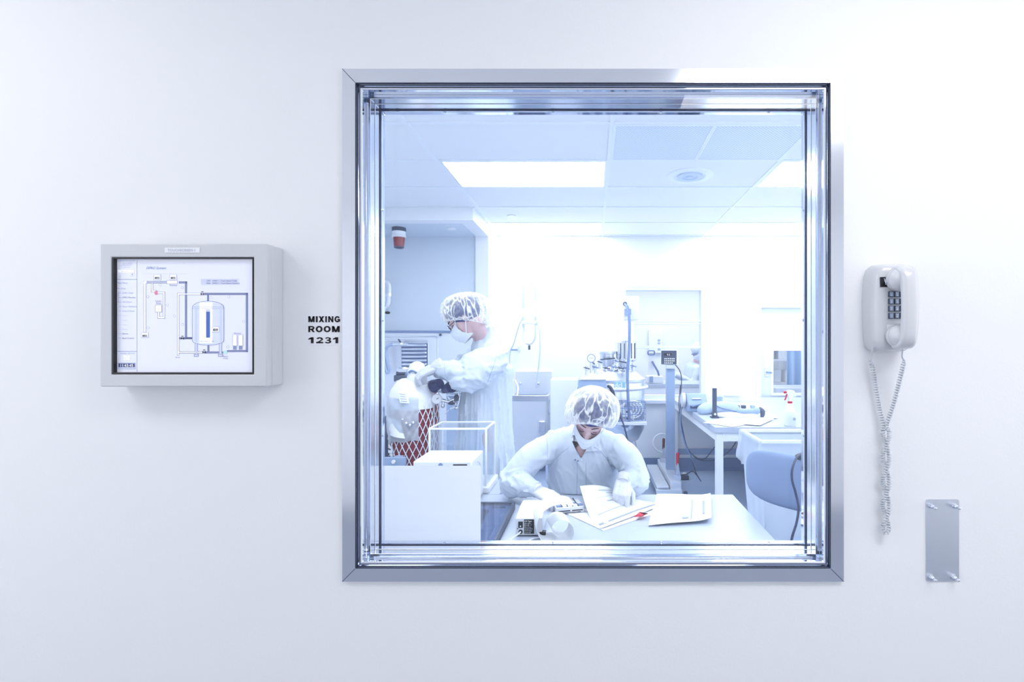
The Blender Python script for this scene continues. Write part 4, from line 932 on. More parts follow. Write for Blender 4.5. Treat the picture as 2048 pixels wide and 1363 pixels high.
MB().box(x1-.02, x1-.005, yf, yf+.03, .05, .90).build('corner_post', M['steel'], sk)
for x in (x0+.02, x1-.02):
    for y in (yf+.03, 6.1): MB().tube([(x,y,0),(x,y,.72)], .018, 10).build('leg', M['steel'], sk)
for px in (1041, 1077):
    c = P(px, 766, 6.12); MB().ell((c.x, 6.10, c.z), .018, 14).build('wall_tap', M['chrome'], sk)
MB().tube(crom([P(1030,760,5.95), P(1036,774,5.9), P(1034,792,5.8)], 5), .012, 8).build('spout', M['steel'], sk)
mb = MB(); c = P(1085,856,5.66); mb.box(c.x-.05, c.x+.03, 5.67, 5.73, c.z-.06, c.z+.08); mb.build('towel_holder', M['steel'], sk, bevel=.01)
# ---- drench hose hanging from the ceiling
dh = thing('drench_hose', 'pair of white pipes dropping from the ceiling to a U shaped drench fitting', 'pipe fixture', (-.76, 5.98, H))
xa, xb = P(1046.5,0,5.98).x, P(1071,0,5.98).x
for x, zb_ in ((xa, P(0,690-25,5.98).z), (xb, P(0,650,5.98).z)):
    MB().tube([(x,5.98,H),(x,5.98,zb_)], .0155, 12).build('drop_pipe', M['pipe'], dh)
    MB().lathe([(.05,0),(.05,-.01),(.018,-.02)], (x,5.98,H), n=20).build('ceiling_flange', M['white'], dh)
MB().tube([(xb,5.98,P(0,602,6).z),(xb,5.98,P(0,634,6).z)], .021, 12).build('flow_sleeve', M['steel_b'], dh)
MB().tube([(xa,5.98,P(0,617,6).z),(xa,5.98,P(0,634,6).z)], .019, 12).build('flow_sleeve', M['steel_b'], dh)
MB().box(xa-.02, xb+.06, 5.955, 6.0, P(0,648,6).z, P(0,642,6).z).build('cross_bracket', M['steel_b'], dh, bevel=.003)
MB().tube(crom([(xa,5.97,P(0,655,6).z),(xa,5.97,P(0,675,6).z),(xa+.035,5.97,P(0,685,6).z),((xa+xb)/2,5.97,P(0,687,6).z),(xb-.03,5.97,P(0,684,6).z),(xb,5.97,P(0,672,6).z),(xb,5.97,P(0,650,6).z)], 6), .013, 10).build('return_bend', M['steel'], dh)
MB().box((xa+xb)/2-.012, (xa+xb)/2+.012, 5.96, 5.985, P(0,699,6).z, P(0,690,6).z).build('drain_valve', M['darkgrey'], dh, bevel=.003)
cord('pale_tube', 'thin pale tube hanging from the drench fitting into the sink', [P(1073,645,5.95), P(1079,660,5.93), P(1080,700,5.9), P(1077,735,5.88), P(1072,775,5.85)], .008, M['pipe'])
cord('pale_tube', 'thin pale tube slanting from the drench fitting to the wall bracket', [P(1046,635,5.97), P(1038,650,5.98), P(1028,685,6.05), P(1020,705,6.1), P(1020,740,6.1)], .007, M['pipe'])
wb = thing('wall_bracket', 'small steel hook bracket on the back wall by the standing worker', 'bracket', P(1027,700,BY))
for px in (1017, 1038): c = P(px, 696, BY-.03); MB().box(c.x-.012, c.x+.012, BY-.05, BY, c.z-.04, c.z+.03).build('hook', M['steel_b'], wb, bevel=.004)
a, b = P(1023,699,BY), P(1036,699,BY); MB().tube([(a.x,BY-.04,a.z),(b.x,BY-.04,b.z)], .009, 8).build('bar', M['gcable'], wb)
# ---- mixing tank
mt = thing('mixing_tank', 'stainless mixing tank with valves, gauge and a tall stirrer drive on its lid', 'tank', (.22, 5.35, 0))
TX, TY, TR = P(1227,0,5.35).x, 5.35, .325
zl = P(0,752,TY).z
MB().lathe([(.02,.50),(.16,.50),(.27,.55),(TR,.66),(TR+.005,.9),(TR+.005,zl-.06),(TR-.01,zl-.04)], (TX,TY,0), n=48).build('vessel', M['steel'], mt, smooth=40)
MB().lathe([(TR+.012,zl-.045),(TR+.012,zl-.02),(TR-.02,zl),(.24,zl+.05),(.18,zl+.075),(.001,zl+.08)], (TX,TY,0), n=48).build('lid', M['steel'], mt, smooth=40)
MB().tube([(TX+(TR+.03)*cos(a*pi/24), TY+(TR+.03)*sin(a*pi/24), P(0,777,5.05).z) for a in range(48)], .017, 8, closed=True).build('hoop_rail', M['white'], mt, smooth=60)
c = P(1239.5, 769.5, TY-TR-.02)
sg = MB().box(c.x-.058, c.x+.058, TY-TR-.03, TY-TR-.012, c.z-.03, c.z+.03).build('name_plate', M['pale'], mt, smooth=0)
MB().text('dcl', .068, Matrix.Translation((c.x-.054, TY-TR-.032, c.z-.024)) @ FACE, 0, .0015).build('lettering', M['white'], sg, smooth=0)
for a in (-75, -10, 90, 190):
    ca_, sa_ = cos(R(a)), sin(R(a))
    lg = MB().tube([(TX+.20*ca_,TY+.20*sa_,.56),(TX+.30*ca_,TY+.30*sa_,.10)], .03, 10).build('leg', M['steel'], mt)
    MB().lathe([(.005,-.022),(.045,-.016),(.045,.016),(.005,.022)], (TX+.30*ca_, TY+.30*sa_, .045), 'X', 16).build('caster', M['black'], lg)
MB().lathe([(.12,0),(.12,-.02),(.085,-.05),(.03,-.055)], (TX+.10, TY-TR+.01, .80), 'Y', 28).build('side_port', M['chrome_r'], mt)
MB().tube([(TX+.05, TY-.1, .52),(TX+.10,TY-.25,.36),(TX+.22,TY-.34,.33)], .028, 10).build('outlet_pipe', M['steel'], mt)
dx = P(1251,0,TY).x; z = lambda py: P(0,py,TY).z
st = MB().lathe([(.10,z(722)),(.113,z(719)),(.113,z(684)),(.10,z(681))], (dx,TY,0), n=32).build('stirrer_housing', M['chrome_r'], mt)
mb = MB()
for a in (-120,-100,-60,-35): mb.tube([(dx+.115*cos(R(a)),TY+.115*sin(R(a)),z(716)),(dx+.115*cos(R(a)),TY+.115*sin(R(a)),z(686))], .005, 6)
mb.build('slot_bar', M['darkgrey'], st)
MB().lathe([(.05,zl+.07),(.05,z(742)),(.08,z(738)),(.08,z(722))], (dx,TY,0), n=24).build('stirrer_neck', M['steel'], mt)
MB().lathe([(.095,z(682)),(.095,z(672)),(.07,z(668)),(.07,z(655)),(.065,z(638))], (dx+.02,TY,0), n=24).build('motor_collar', M['white'], mt)
mo = MB().box(P(1246.5,0,TY).x, P(1277,0,TY).x, TY-.08, TY+.08, z(640), z(593)).build('motor_box', M['white'], mt, bevel=.012)
a, b = P(1248.5,617,TY-.1), P(1262,630,TY-.1); MB().box(a.x, b.x, TY-.12, TY-.08, b.z, a.z).build('junction_box', M['bluegrey'], mo, bevel=.006)
c = P(1250,607.5,TY-.09); MB().lathe([(.022,0),(.022,-.02),(.012,-.022)], (c.x, TY-.08, c.z), 'Y', 16).build('cable_gland', M['darkgrey'], mo)
cord('motor_cable', 'thick grey cable hanging from the stirrer motor past the tank', [P(1250,608,5.2), P(1256,618,5.1), P(1259,650,5.0), P(1258,700,4.95), P(1255,745,4.92), P(1256,790,4.9), P(1258,835,4.9), P(1256,850,4.9), P(1247,851,4.9), P(1235,836,4.88), P(1225,815,4.88), P(1222,800,4.9)], .015, M['gcable'])
cord('probe_cable', 'thin dark cable trailing down beside the tank behind the seated worker', [P(1230,800,4.9), P(1237,822,4.85), P(1246,845,4.8), P(1253,870,4.8), P(1257,893,4.8), P(1254,908,4.85), P(1250,930,4.9)], .008, M['cable'])
cord('black_hose', 'curved black hose hooked on the rail of the mixing tank', [P(1217,772,4.95), P(1222,776,4.9), P(1227,790,4.88), P(1226,803,4.9)], .018, M['cable'])
# gauge and fittings on the lid
ga = MB().tube([P(1182,745,5.15), P(1182,722,5.15)], .013, 10).build('gauge_stem', M['steel'], mt)
c = P(1182.5,716,5.14); MB().lathe([(.042,.02),(.044,-.012),(.040,-.016),(.036,-.010)], c, 'Y', 28).build('gauge_case', M['gcable'], ga)
MB().lathe([(.037,-.011),(.001,-.0115)], c, 'Y', 28).bar(c+Vector((-.02,-.013,.0)), c+Vector((.018,-.013,.004)), .003, .003, 1).build('gauge_dial', [M['white'], M['black']], ga)
hw = MB().lathe([(.06,z(732)),(.075,z(728)),(.075,z(708)),(.085,z(707)),(.085,z(702)),(.05,z(700))], (P(1214,0,TY-.05).x,TY-.05,0), n=28).build('manway', M['steel'], mt)
MB().bar(P(1199,719,5.2), P(1230,716,5.2), .02, .014).build('manway_clamp', M['darkgrey'], hw)
MB().bar(P(1238,722,5.15), P(1259,726,5.15), .03, .012).build('clamp_band', M['darkgrey'], mt)
for i, (px, py, s_) in enumerate(((1173,738,1),(1190,736,1),(1212,738,1.2),(1227,736,1),(1240,738,1.3),(1266,734,1),(1199,726,.8),(1232,724,.8),(1186,728,.6),(1252,738,1))):
    c = P(px, py, 5.18 + .03*(i % 3)); k = s_*.03
    f_ = MB().lathe([(k*.5,-.06),(k*.5,-.01),(k*.9,-.008),(k*.9,.006),(k*.5,.01),(k*.6,.035),(k*.2,.04)], c, n=14).build('valve', M['chrome_r'], mt)
    MB().bar(c+Vector((-.03*s_,-.02,.02)), c+Vector((.035*s_,-.02,.006)), .012, .010).build('valve_lever', M['gcable'] if i % 2 else M['darkgrey'], f_)
# wire basket on the tank side
wbk = thing('wire_basket', 'wire basket with coiled pale tubing hung on the front of the tank', 'basket', P(1264,842,4.95))
A0, A1 = P(1238,803,4.9), P(1291,840,4.9); mb = MB()
for y in (4.88, 5.0):
    for z_ in (A0.z, A0.z-.06, A0.z-.12, A1.z): mb.bar((A0.x,y,z_),(A1.x,y,z_),.006,.006)
    for i in range(9): x = A0.x+(A1.x-A0.x)*i/8; mb.bar((x,y,A1.z),(x,y,A0.z),.004,.004)
for z_ in (A0.z, A1.z):
    for i in range(0, 9): x = A0.x+(A1.x-A0.x)*i/8; mb.bar((x,4.88,z_),(x,5.0,z_),.004,.004)
mb.build('wire_frame', M['gcable'], wbk, smooth=0)
cc = P(1265,818,4.94); mb = MB()
for k in range(4): mb.tube([(cc.x-.02*k+(.10-.01*k)*cos(a*pi/12), 4.93+.012*k, cc.z+(.085-.012*k)*sin(a*pi/12)) for a in range(24)], .007, 6, closed=True)
mb.build('coiled_tubing', M['lab_ceil'], wbk, smooth=60)
MB().box(A0.x-.02, A1.x+.01, 4.87, 5.01, A1.z-.045, A1.z-.012).build('basket_shelf', M['steel_b'], wbk, bevel=.003)
# cabinet beside the tank with a tray of papers
cb = thing('cabinet', 'pale cabinet between the sink and the mixing tank', 'cabinet', (-.30, 5.35, 0))
X0, X1 = P(1097,0,5.0).x, P(1214,0,5.0).x
MB().box(X0, X1, 5.0, 5.0, 0, 0) if False else None
MB().box(X0, P(1155,0,5.2).x, 5.2, 5.6, .04, P(0,759,5.2).z).build('cabinet_body', mat('cabinet_paint', (232, 238, 248), .4), cb, smooth=0, bevel=.004)
MB().box(X0+.02, P(1152,0,5.2).x, 5.22, 5.58, 0, .04).build('plinth', M['bluegrey'], cb)
dc = thing('document_tray', 'blue grey tray of white papers in front of the mixing tank', 'tray', P(1186,775,4.75))
X0, X1 = P(1157,0,4.7).x, P(1213,0,4.7).x
MB().box(X0, X1, 4.70, 4.95, P(0,776,4.7).z, P(0,759,4.7).z).build('tray_box', M['bluegrey'], dc, bevel=.004)
MB().box(X0+.02, X1-.01, 4.69, 4.93, P(0,759,4.7).z, P(0,757,4.7).z).build('papers', M['paper'], dc, bevel=.002)
for x in (X0+.02, X1-.02):
    for y in (4.72, 4.93): MB().box(x-.012, x+.012, y-.012, y+.012, 0, P(0,776,4.7).z).build('leg', M['steel_b'], dc, smooth=0)
# ---- alcove: stainless chamber, hose, bent pipe, beacon
ac = thing('chamber', 'stainless cabinet with a louvred grille at the back of the alcove', 'cabinet', (-1.9, 5.5, 0))
ay = 5.50
MB().box(-2.48, -1.325, ay, 5.63, .0, P(0,663,ay).z).build('cabinet_body', M['steel_b'], ac, smooth=0, bevel=.004)
MB().box(-2.49, -1.32, ay-.02, 5.635, P(0,665,ay).z, P(0,661,ay).z).build('top_rail', M['gcable'], ac, bevel=.004)
def rrect(px0, px1, py0, py1, r, y):
    pts = []
    for (cx_, cy_, t0) in ((px1-r,py0+r,-90),(px1-r,py1-r,0),(px0+r,py1-r,90),(px0+r,py0+r,180)):
        for i in range(5): t_ = R(t0+i*22.5); pts.append(P(cx_+r*cos(t_), cy_+r*sin(t_), y))
    return pts
MB().tube(rrect(742,875,673,830,6,ay-.006), .008, 6, closed=True).build('door_outline', M['steel'], ac)
MB().tube(rrect(742,857,681,845,5,ay-.010), .010, 6, closed=True).build('inner_door_outline', M['steel'], ac)
gr_ = MB().box(P(804,0,ay).x, P(855,0,ay).x, ay-.012, ay, P(0,742,ay).z, P(0,686,ay).z).build('grille_recess', M['gcable'], ac)
for i in range(7):
    a, b = P(806,690+i*7.6,ay-.02), P(851,690+i*7.6,ay-.02); MB().tube([a,b], .0155, 8, round_=True).build('louvre', M['steel'], gr_)
c = P(881,669,ay-.01); MB().lathe([(.014,0),(.014,-.012),(.006,-.014)], c, 'Y', 14).build('latch', M['darkgrey'], ac)
gq = thing('louvred_vent', 'small louvred steel vent behind the arm of the standing worker', 'vent', P(912,785,4.6))
MB().box(P(893,0,4.6).x, P(935,0,4.6).x, 4.6, 4.75, 0, P(0,770,4.6).z).build('vent_box', M['bluegrey'], gq)
for i in range(4): MB().tube([P(896,775+i*5,4.59),P(930,775+i*5,4.59)], .011, 8, round_=True).build('louvre', M['steel'], gq)
vv = thing('hose_valve', 'steel valve with a dark lever on the hose in the alcove', 'valve', P(801,688,5.4))
MB().tube([P(786,688,5.4), P(815,688,5.4)], .018, 10).ell(P(802,688,5.4), .028, 12).build('valve_body', M['steel'], vv)
MB().tube(crom([P(790,688,5.4), P(778,690,5.4), P(772,700,5.4), P(776,725,5.38), P(779,740,5.38), P(774,744,5.38), P(769,725,5.38), P(768,700,5.38), P(752,690,5.4)],8), .017, 8).build('hose', M['lab_floor'], vv)
MB().tube([P(806,688,5.4), P(806,688,5.5)], .014, 8).build('stub_pipe', M['steel'], vv)
MB().bar(P(802,686,5.4), P(797,678,5.36), .014, .01).build('lever', M['darkgrey'], vv)
up = thing('bent_pipe', 'bent steel pipe with a clamp and black knob at the left of the alcove', 'pipe', P(770,590,5.5))
MB().tube(crom([P(740,562,5.5), P(768,562,5.5), P(776,566,5.5), P(779,576,5.5), P(778,592,5.5), P(777,606,5.5), P(773,615,5.5), P(765,618,5.5), P(740,618,5.5)], 6), .024, 12).build('pipe', M['steel_b'], up)
MB().lathe([(.03,-.02),(.034,0),(.03,.02)], P(778,590,5.5), n=16).bar(P(778,590,5.47), P(765,590,5.47), .01, .012).build('clamp', M['steel'], up)
MB().ell(P(775,625,5.45), (.03,.02,.016), 12).bar(P(765,625,5.45), P(752,623,5.45), .012, .02).build('knob', M['black'], up)
bc = thing('warning_beacon', 'red warning beacon hanging from the alcove ceiling', 'beacon', P(797,459,5.2))
c = P(798, 0, 5.2); z = lambda py: P(0,py,5.2).z
MB().lathe([(.068,2.76),(.071,z(461)),(.068,z(463))], (c.x,5.2,0), n=28).build('cap', M['darkgrey'], bc)
MB().lathe([(.067,z(463)),(.066,z(471)),(.072,z(472)),(.072,z(474)),(.060,z(475))], (c.x,5.2,0), n=28).build('collar', M['lab_ceil'], bc)
MB().lathe([(.060,z(474)),(.058,z(477)),(.050,z(492)),(.048,z(495)),(.001,z(496.5))], (c.x,5.2,0), n=28).build('red_dome', mat('red_lens', (140,16,40), .15, coat=.6), bc)
MB().lathe([(.049,z(493)),(.051,z(495)),(.03,z(496.8))], (c.x,5.2,0), n=28).build('dome_ring', M['darkgrey'], bc)
# ---- gas cylinders in white net sleeves
def cylinder(nm, lab, cx, cy, r, zs, zt, strands, z0=0.0):
    t = thing(nm, lab, 'gas cylinder', (cx, cy, 0))
    MB().lathe([(.02,0),(r-.01,.002),(r,.012),(r,zs),(r*.93,zs+.04),(r*.7,zs+.08),(r*.4,zs+.10),(.03,zt)], (cx,cy,0), n=40).build('cylinder_body', M['red'], t, smooth=50)
    mb = MB(); rr = r+.004; hgt = zs-.10; slope = .082/(2*pi*rr/strands)
    for k in range(strands):
        for s_ in (1, -1):
            a0 = 2*pi*k/strands; pts = []; n_ = int(hgt/.0205)
            for i in range(n_+1):
                zz = .10+hgt*i/n_; a = a0 + s_*(hgt*i/n_)/slope/rr
                wob = 1+.0*sin(i); pts.append((cx+rr*cos(a), cy+rr*sin(a), zz))
            mb.tube(pts, .0029, 4, flat=1)
    mb.build('net_sleeve', M['mesh'], t, smooth=60)
    return t
g1 = cylinder('gas_cylinder', 'red gas cylinder in a white net sleeve, nearest to the window', -1.086, 3.0, .125, 1.23, 1.32, 21)
g2 = cylinder('gas_cylinder', 'dark red gas cylinder in white net behind the nearest one', -1.135, 3.34, .10, 1.20, 1.28, 16)
yv = 2.98; c = P(836,0,yv); z = lambda py, y=2.98: P(0,py,y).z
MB().lathe([(.055,z(775)),(.058,z(760)),(.052,z(740)),(.040,z(728)),(.018,z(723)),(.001,z(722))], (P(834,0,yv).x,yv,0), n=28).build('valve_guard', M['white'], g1, smooth=60)
cc = Vector((P(834,0,yv).x, yv, z(745)))
mb = MB(); q_ = [(cc.x+.056*cos(R(a)), yv+.056*sin(R(a)), z(745)+.015*sin(R((a+130)*3))) for a in range(-125, -60, 8)]
mb.tube(q_, .006, 6).ell((cc.x-.050, yv-.028, z(747)), (.010,.008,.011), 12); mb.build('guard_slot', M['gcable'], g1)

# plastic hood over the shoulders, bag with parts, paper tag, sticker
MB().lathe([(.060,1.345),(.085,1.33),(.118,1.28),(.130,1.24),(.132,1.20),(.128,1.17)], (-1.086,3.0,0), n=40).build('shoulder_hood', M['white'], g1, smooth=60)
def bagf(u, v):
    a = R(-165+110*u); rr = .134+.018*sin(pi*u)*sin(pi*v)+.006*noise.noise((u*7,v*7,0)); zz = 1.24-.25*v-.012*noise.noise((u*4,1,2))
    return (-1.086+rr*cos(a), 3.0+rr*sin(a), zz)
bg = MB().grid(bagf, 24, 20, thick=.002).build('parts_bag', M['bag'], g1, smooth=60)
def packf(u, v): 
    a = R(-140+42*u+12*v); rr = .137+.010*sin(pi*u); return (-1.086+rr*cos(a), 3.0+rr*sin(a), 1.135-.105*v-.02*u)
MB().grid(packf, 8, 8, thick=.006).build('paper_packet', M['paper'], bg, smooth=60)
mb = MB()
for px, py in ((812,846),(820,850),(826,845),(805,838)): mb.ell(P(px,py,2.855), .010, 10)
mb.build('small_fitting', M['steel'], bg)
TGm = [P(795,780,2.86), P(813,784,2.86), P(819,806,2.845), P(800,805,2.845)]
tgo = MB().add(TGm, [(0,1,2,3)]).build('paper_tag', M['paper'], g1, solid=.001, smooth=0)
mb = MB()
for k in range(4):
    a = TGm[0].lerp(TGm[3], .25+.2*k); b = TGm[1].lerp(TGm[2], .25+.2*k); a, b = a.lerp(b,.15), a.lerp(b,.8); mb.bar(a+Vector((0,-.002,0)), b+Vector((0,-.002,0)), .002, .003)
mb.build('tag_lines', M['paper_ink'], tgo, smooth=0)
def stick(u, v):
    a = R(-150+60*(u-.5)*2*.62); 
    th_ = 2*pi*u; rr = .045*v; ang = R(-143) + rr*cos(th_)/.132; return (-1.086+.1315*cos(ang), 3.0+.1315*sin(ang), .915+rr*sin(th_)*1.15)
so = MB().grid(stick, 28, 4).build('round_sticker', M['paper'], g1, smooth=60, solid=.001)
mb = MB()
for (dx_, dz_, r_) in ((.005,-.005,.008),(.018,-.018,.007),(-.012,-.02,.006),(.0,-.032,.006)):
    ang = R(-143)+dx_/.132; mb.ell((-1.086+.134*cos(ang), 3.0+.134*sin(ang), .915+dz_), (r_,.003,r_), 10)
for k in range(7):
    ang = R(-143)+(-.03+.009*k)/.132; mb.box(-1.086+.134*cos(ang)-.002, -1.086+.134*cos(ang)+.002, 3.0+.134*sin(ang)-.001, 3.0+.134*sin(ang)+.001, .935, .944)
mb.build('sticker_print', M['darkgrey'], so)
# regulator on the left of the first cylinder
rg = thing('gas_regulator', 'dark gas regulator with brass like fittings left of the white valve guard', 'regulator', P(803,770,3.1))
yr = 3.12
mb = MB().box(P(792,0,yr).x, P(817,0,yr).x, yr-.04, yr+.04, P(0,762,yr).z, P(0,749,yr).z).box(P(795,0,yr).x, P(812,0,yr).x, yr-.03, yr+.03, P(0,749,yr).z, P(0,742,yr).z)
mb.build('regulator_body', M['darkgrey'], rg, bevel=.006)
MB().lathe([(.034,-.01),(.034,.01),(.02,.02)], P(806,740,yr), n=20).build('regulator_cap', M['steel'], rg)
for px, py in ((797,765),(806,770),(814,768)): MB().lathe([(.014,-.02),(.018,-.01),(.018,.01),(.010,.02)], P(px,py,yr-.05), 'Y', 14).build('fitting', M['gcable'] if px != 797 else M['steel'], rg)
MB().tube([P(803,772,yr), P(803,800,yr+.08)], .016, 10).build('inlet_stem', M['steel'], rg)
rg2 = thing('gas_regulator', 'chrome regulator with two dark blue knobs below the sleeve of the standing worker', 'regulator', P(890,790,3.1))
navy = mat('navy_plastic', (44, 58, 112), .35)
y2 = 3.0
MB().tube([P(868,772,y2), P(880,766,y2-.03)], [.042,.030], 20).build('knob', navy, rg2)
MB().tube([P(887,779,y2), P(903,773,y2-.06)], [.022,.036], 20, round_=False).build('knob', navy, rg2)
MB().tube([P(876,774,y2), P(890,779,y2)], .026, 16).tube([P(851,766,y2), P(868,778,y2)], .012, 10).build('regulator_body', M['chrome_r'], rg2)
gd = MB().lathe([(.028,.012),(.030,-.010),(.026,-.014)], P(874,797,y2-.02), 'Y', 24).build('pressure_gauge', M['white'], rg2)
MB().bar(P(873,798,y2-.036), P(877,795,y2-.036), .003, .003).build('gauge_needle', M['black'], gd)
mb = MB()
for (a, b, r_) in (((874,785),(884,800),.010),((884,800),(898,803),.011),((898,803),(914,795),.012),((887,800),(886,812),.009),((905,800),(913,808),.010),((896,792),(905,806),.008)):
    mb.tube([P(a[0],a[1],y2), P(b[0],b[1],y2)], r_, 8)
for px, py in ((884,800),(898,804),(906,799),(913,795),(886,811),(913,815)): mb.ell(P(px,py,y2), .013, 10)
mb.build('brass_fitting', M['chrome_r'], rg2, smooth=50)
MB().ell(P(913,795,y2-.02), (.016,.02,.022), 12).ell(P(903,806,y2-.02), (.022,.016,.01), 12).build('valve_wheel', M['darkgrey'], rg2)
MB().tube([P(900,818,y2), P(915,812,y2), P(918,800,y2), P(918,780,y2+.1)], .006, 8).tube([P(897,820,y2), P(890,828,y2)], .003, 6).build('outlet_tube', M['steel'], rg2)
# drum and rail at the lower left
dr = thing('dark_drum', 'dark blue grey drum behind the gas cylinder at the left edge', 'drum', (-1.42, 3.55, 0))
MB().lathe([(.02,0),(.17,0),(.18,.02),(.18,.90),(.17,.98),(.10,1.03),(.02,1.04)], (-1.44,3.55,0), n=36).build('drum_body', M['darkgrey'], dr, smooth=50)
MB().lathe([(.184,.30),(.188,.31),(.188,.33),(.184,.34)], (-1.44,3.55,0), n=36).build('drum_hoop', M['steel'], dr)
mb = MB()
ra = thing('guard_rail', 'steel guard rail with a bolt low at the left edge', 'rail', (-1.2, 2.75, 0))
z1_, z0_ = P(0,914,2.75).z, P(0,932,2.75).z
MB().box(-1.75, -1.03, 2.74, 2.765, z0_-.03, z1_).build('rail_plate', M['bluegrey'], ra, bevel=.002)
for x in (-1.7, -1.08): MB().box(x-.02, x+.02, 2.765, 2.80, 0, z1_).build('rail_post', M['bluegrey'], ra, smooth=0)
c = P(787,923,2.735); MB().lathe([(.011,.004),(.011,-.004),(.004,-.005)], c, 'Y', 16).build('bolt', M['white'], ra)
# ---- things seen through the back wall window and the door glass
def fb(px, py, y): return P(px, py, y)
t = thing('control_panel', 'pale control panel on the far wall, seen through the back window', 'panel', P(1312,670,8.8))
a, b = P(1297,660,8.85), P(1325,706,8.85); MB().box(a.x, b.x, 8.82, 8.9, b.z, a.z).build('panel_body', M['lab_ceil'], t, bevel=.01)
mb = MB()
for py in (680, 686, 693, 698): q_ = P(1318,py,8.81); mb.box(q_.x-.02, q_.x+.02, 8.81, 8.825, q_.z-.015, q_.z+.015)
mb.build('panel_button', M['bluegrey'], t)
table('pale worktop in the far room beyond the back window', .3, 2.2, 6.9, 7.6, 1.0, .05, .05)
q_ = P(1308,740,7.0)
t = thing('laboratory_mixer', 'pale bench device with a dark slanted probe, seen through the back window', 'device', (P(1312,0,7.1).x, 7.1, 1.0))
MB().box(P(1293,0,7.1).x, P(1325,0,7.1).x, 7.0, 7.25, 1.0, P(0,751,7.1).z).build('device_body', M['lab_ceil'], t, bevel=.01)
MB().box(P(1299,0,7).x, P(1306,0,7).x, 6.98, 7.0, 1.02, P(0,752,7).z).build('device_switch', M['bluegrey'], t)
MB().tube([P(1304,722,7.05), P(1316,743,7.05), P(1318,752,7.05)], .014, 8).build('probe', M['gcable'], t)
t = thing('safety_goggles', 'pair of grey rimmed goggles propped on the device beyond the back window', 'goggles', P(1302,708,7.1))
MB().tube(rrect(1296,1309,701,709,2.5,7.1), .010, 6, closed=True).build('goggle_rim', M['gcable'], t)
MB().box(P(1297,0,7.1).x, P(1308,0,7.1).x, 7.1, 7.14, 1.15, P(0,710,7.1).z).build('goggle_stand', M['lab_ceil'], t)
t = thing('blue_curtain', 'pale blue strip curtain seen through the door glass', 'curtain', (P(1596,0,7.6).x, 7.6, .02))
def cur(u, v): x = P(1574,0,7.6).x + u*1.0; return (x, 7.6+.03*sin(u*50), .02+v*2.3)
MB().grid(cur, 60, 2, thick=.004).build('curtain_sheet', mat('pale_blue_vinyl', (176,204,238), .4), t, smooth=60)
t = thing('storage_shelf', 'pale shelf unit seen through the door glass', 'shelf', (P(1570,0,8.2).x, 8.2, 0))
X0, X1 = P(1551,0,8.2).x, P(1576,0,8.2).x
for zz in (.4, .9, 1.28, 1.62): MB().box(X0-.1, X1+.3, 8.1, 8.5, zz, zz+.03).build('shelf_board', M['lab_ceil'], t, smooth=0)
for x in (X0-.1, X1+.3): MB().box(x-.02, x+.02, 8.1, 8.5, 0, 1.9).build('shelf_upright', M['bluegrey'], t, smooth=0)
for zz, x in ((.93, X0), (1.31, X0+.1), (.93, X0+.22)): MB().box(x-.07, x+.07, 8.15, 8.35, zz, zz+.2).build('stored_box', M['white'], t, bevel=.01)
t = thing('work_surface', 'grey worktop seen low through the door glass', 'table', (P(1580,0,6.8).x, 6.9, 0))
MB().box(P(1549,0,6.7).x, 3.2, 6.65, 7.2, P(0,786,6.7).z, P(0,775,6.7).z).build('table_top', M['steel_b'], t, bevel=.004)
MB().box(2.6, 2.66, 6.8, 6.86, 0, P(0,786,6.7).z).box(3.1, 3.16, 6.8, 6.86, 0, P(0,786,6.7).z).build('leg', M['bluegrey'], t)
# ============================================================ PEOPLE
def basis(o, fwd, up):
    f = Vector(fwd).normalized(); r = f.cross(Vector(up)).normalized(); u = r.cross(f)
    m = Matrix.Identity(4)
    for i in range(3): m[i][0] = r[i]; m[i][1] = f[i]; m[i][2] = u[i]; m[i][3] = o[i]
    return m
def hand(m, side, curl, thumb=(.5, .5), spread=.06, cuff=.03, s=1.0):
    """glove: wrist at origin, fingers along +Y, back of hand +Z, thumb on side*X"""
    mb = MB(m @ Matrix.Scale(s, 4))
    xs = [.030, .010, -.010, -.028]; ln = [.070, .078, .073, .057]
    for i in range(4):
        x = xs[i]*side; b0 = Vector((x*.7, .0, 0)); k0 = Vector((x, .088-.004*abs(i-1), .002-.001*i))
        mb.tube([b0, b0.lerp(k0,.5)+Vector((0,0,.003)), k0], [.0165, .0155, .0125], 10, round_=True)
        p = k0; ang = 0; az = (1.5-i)*spread*side; seg = ln[i]; pts = [p]; rad = [.0112]
        for j, (fr, r_) in enumerate(((.45,.0102),(.30,.0094),(.25,.0080))):
            ang += curl[i][j]; d_ = Vector((sin(az)*cos(ang), cos(az)*cos(ang), -sin(ang)))
            p = p + d_*seg*fr; pts.append(p); rad.append(r_)
        mb.tube(pts, rad, 10, round_=True)
    t0 = Vector((.022*side, .016, -.006)); a, c = thumb
    d1 = Vector((cos(a)*.7*side, .62, -sin(a)*.6)).normalized(); t1 = t0 + d1*.042
    d2 = (d1 + Vector((-.5*c*side, .45, -.25*c))).normalized(); t2 = t1 + d2*.034; d3 = (d2 + Vector((-.35*c*side, .25, -.2*c))).normalized(); t3 = t2 + d3*.026
    mb.tube([t0, t1, t2, t3], [.017, .0135, .0115, .0088], 10, round_=True)
    mb.tube([Vector((0,-.045,0)), Vector((0,.01,0))], [.027,.0255], 14, flat=.8)
    w_ = lambda c_, n_: c_ + n_*.0011*noise.noise(c_*95)
    return blob(mb, .0038, 3, w_)
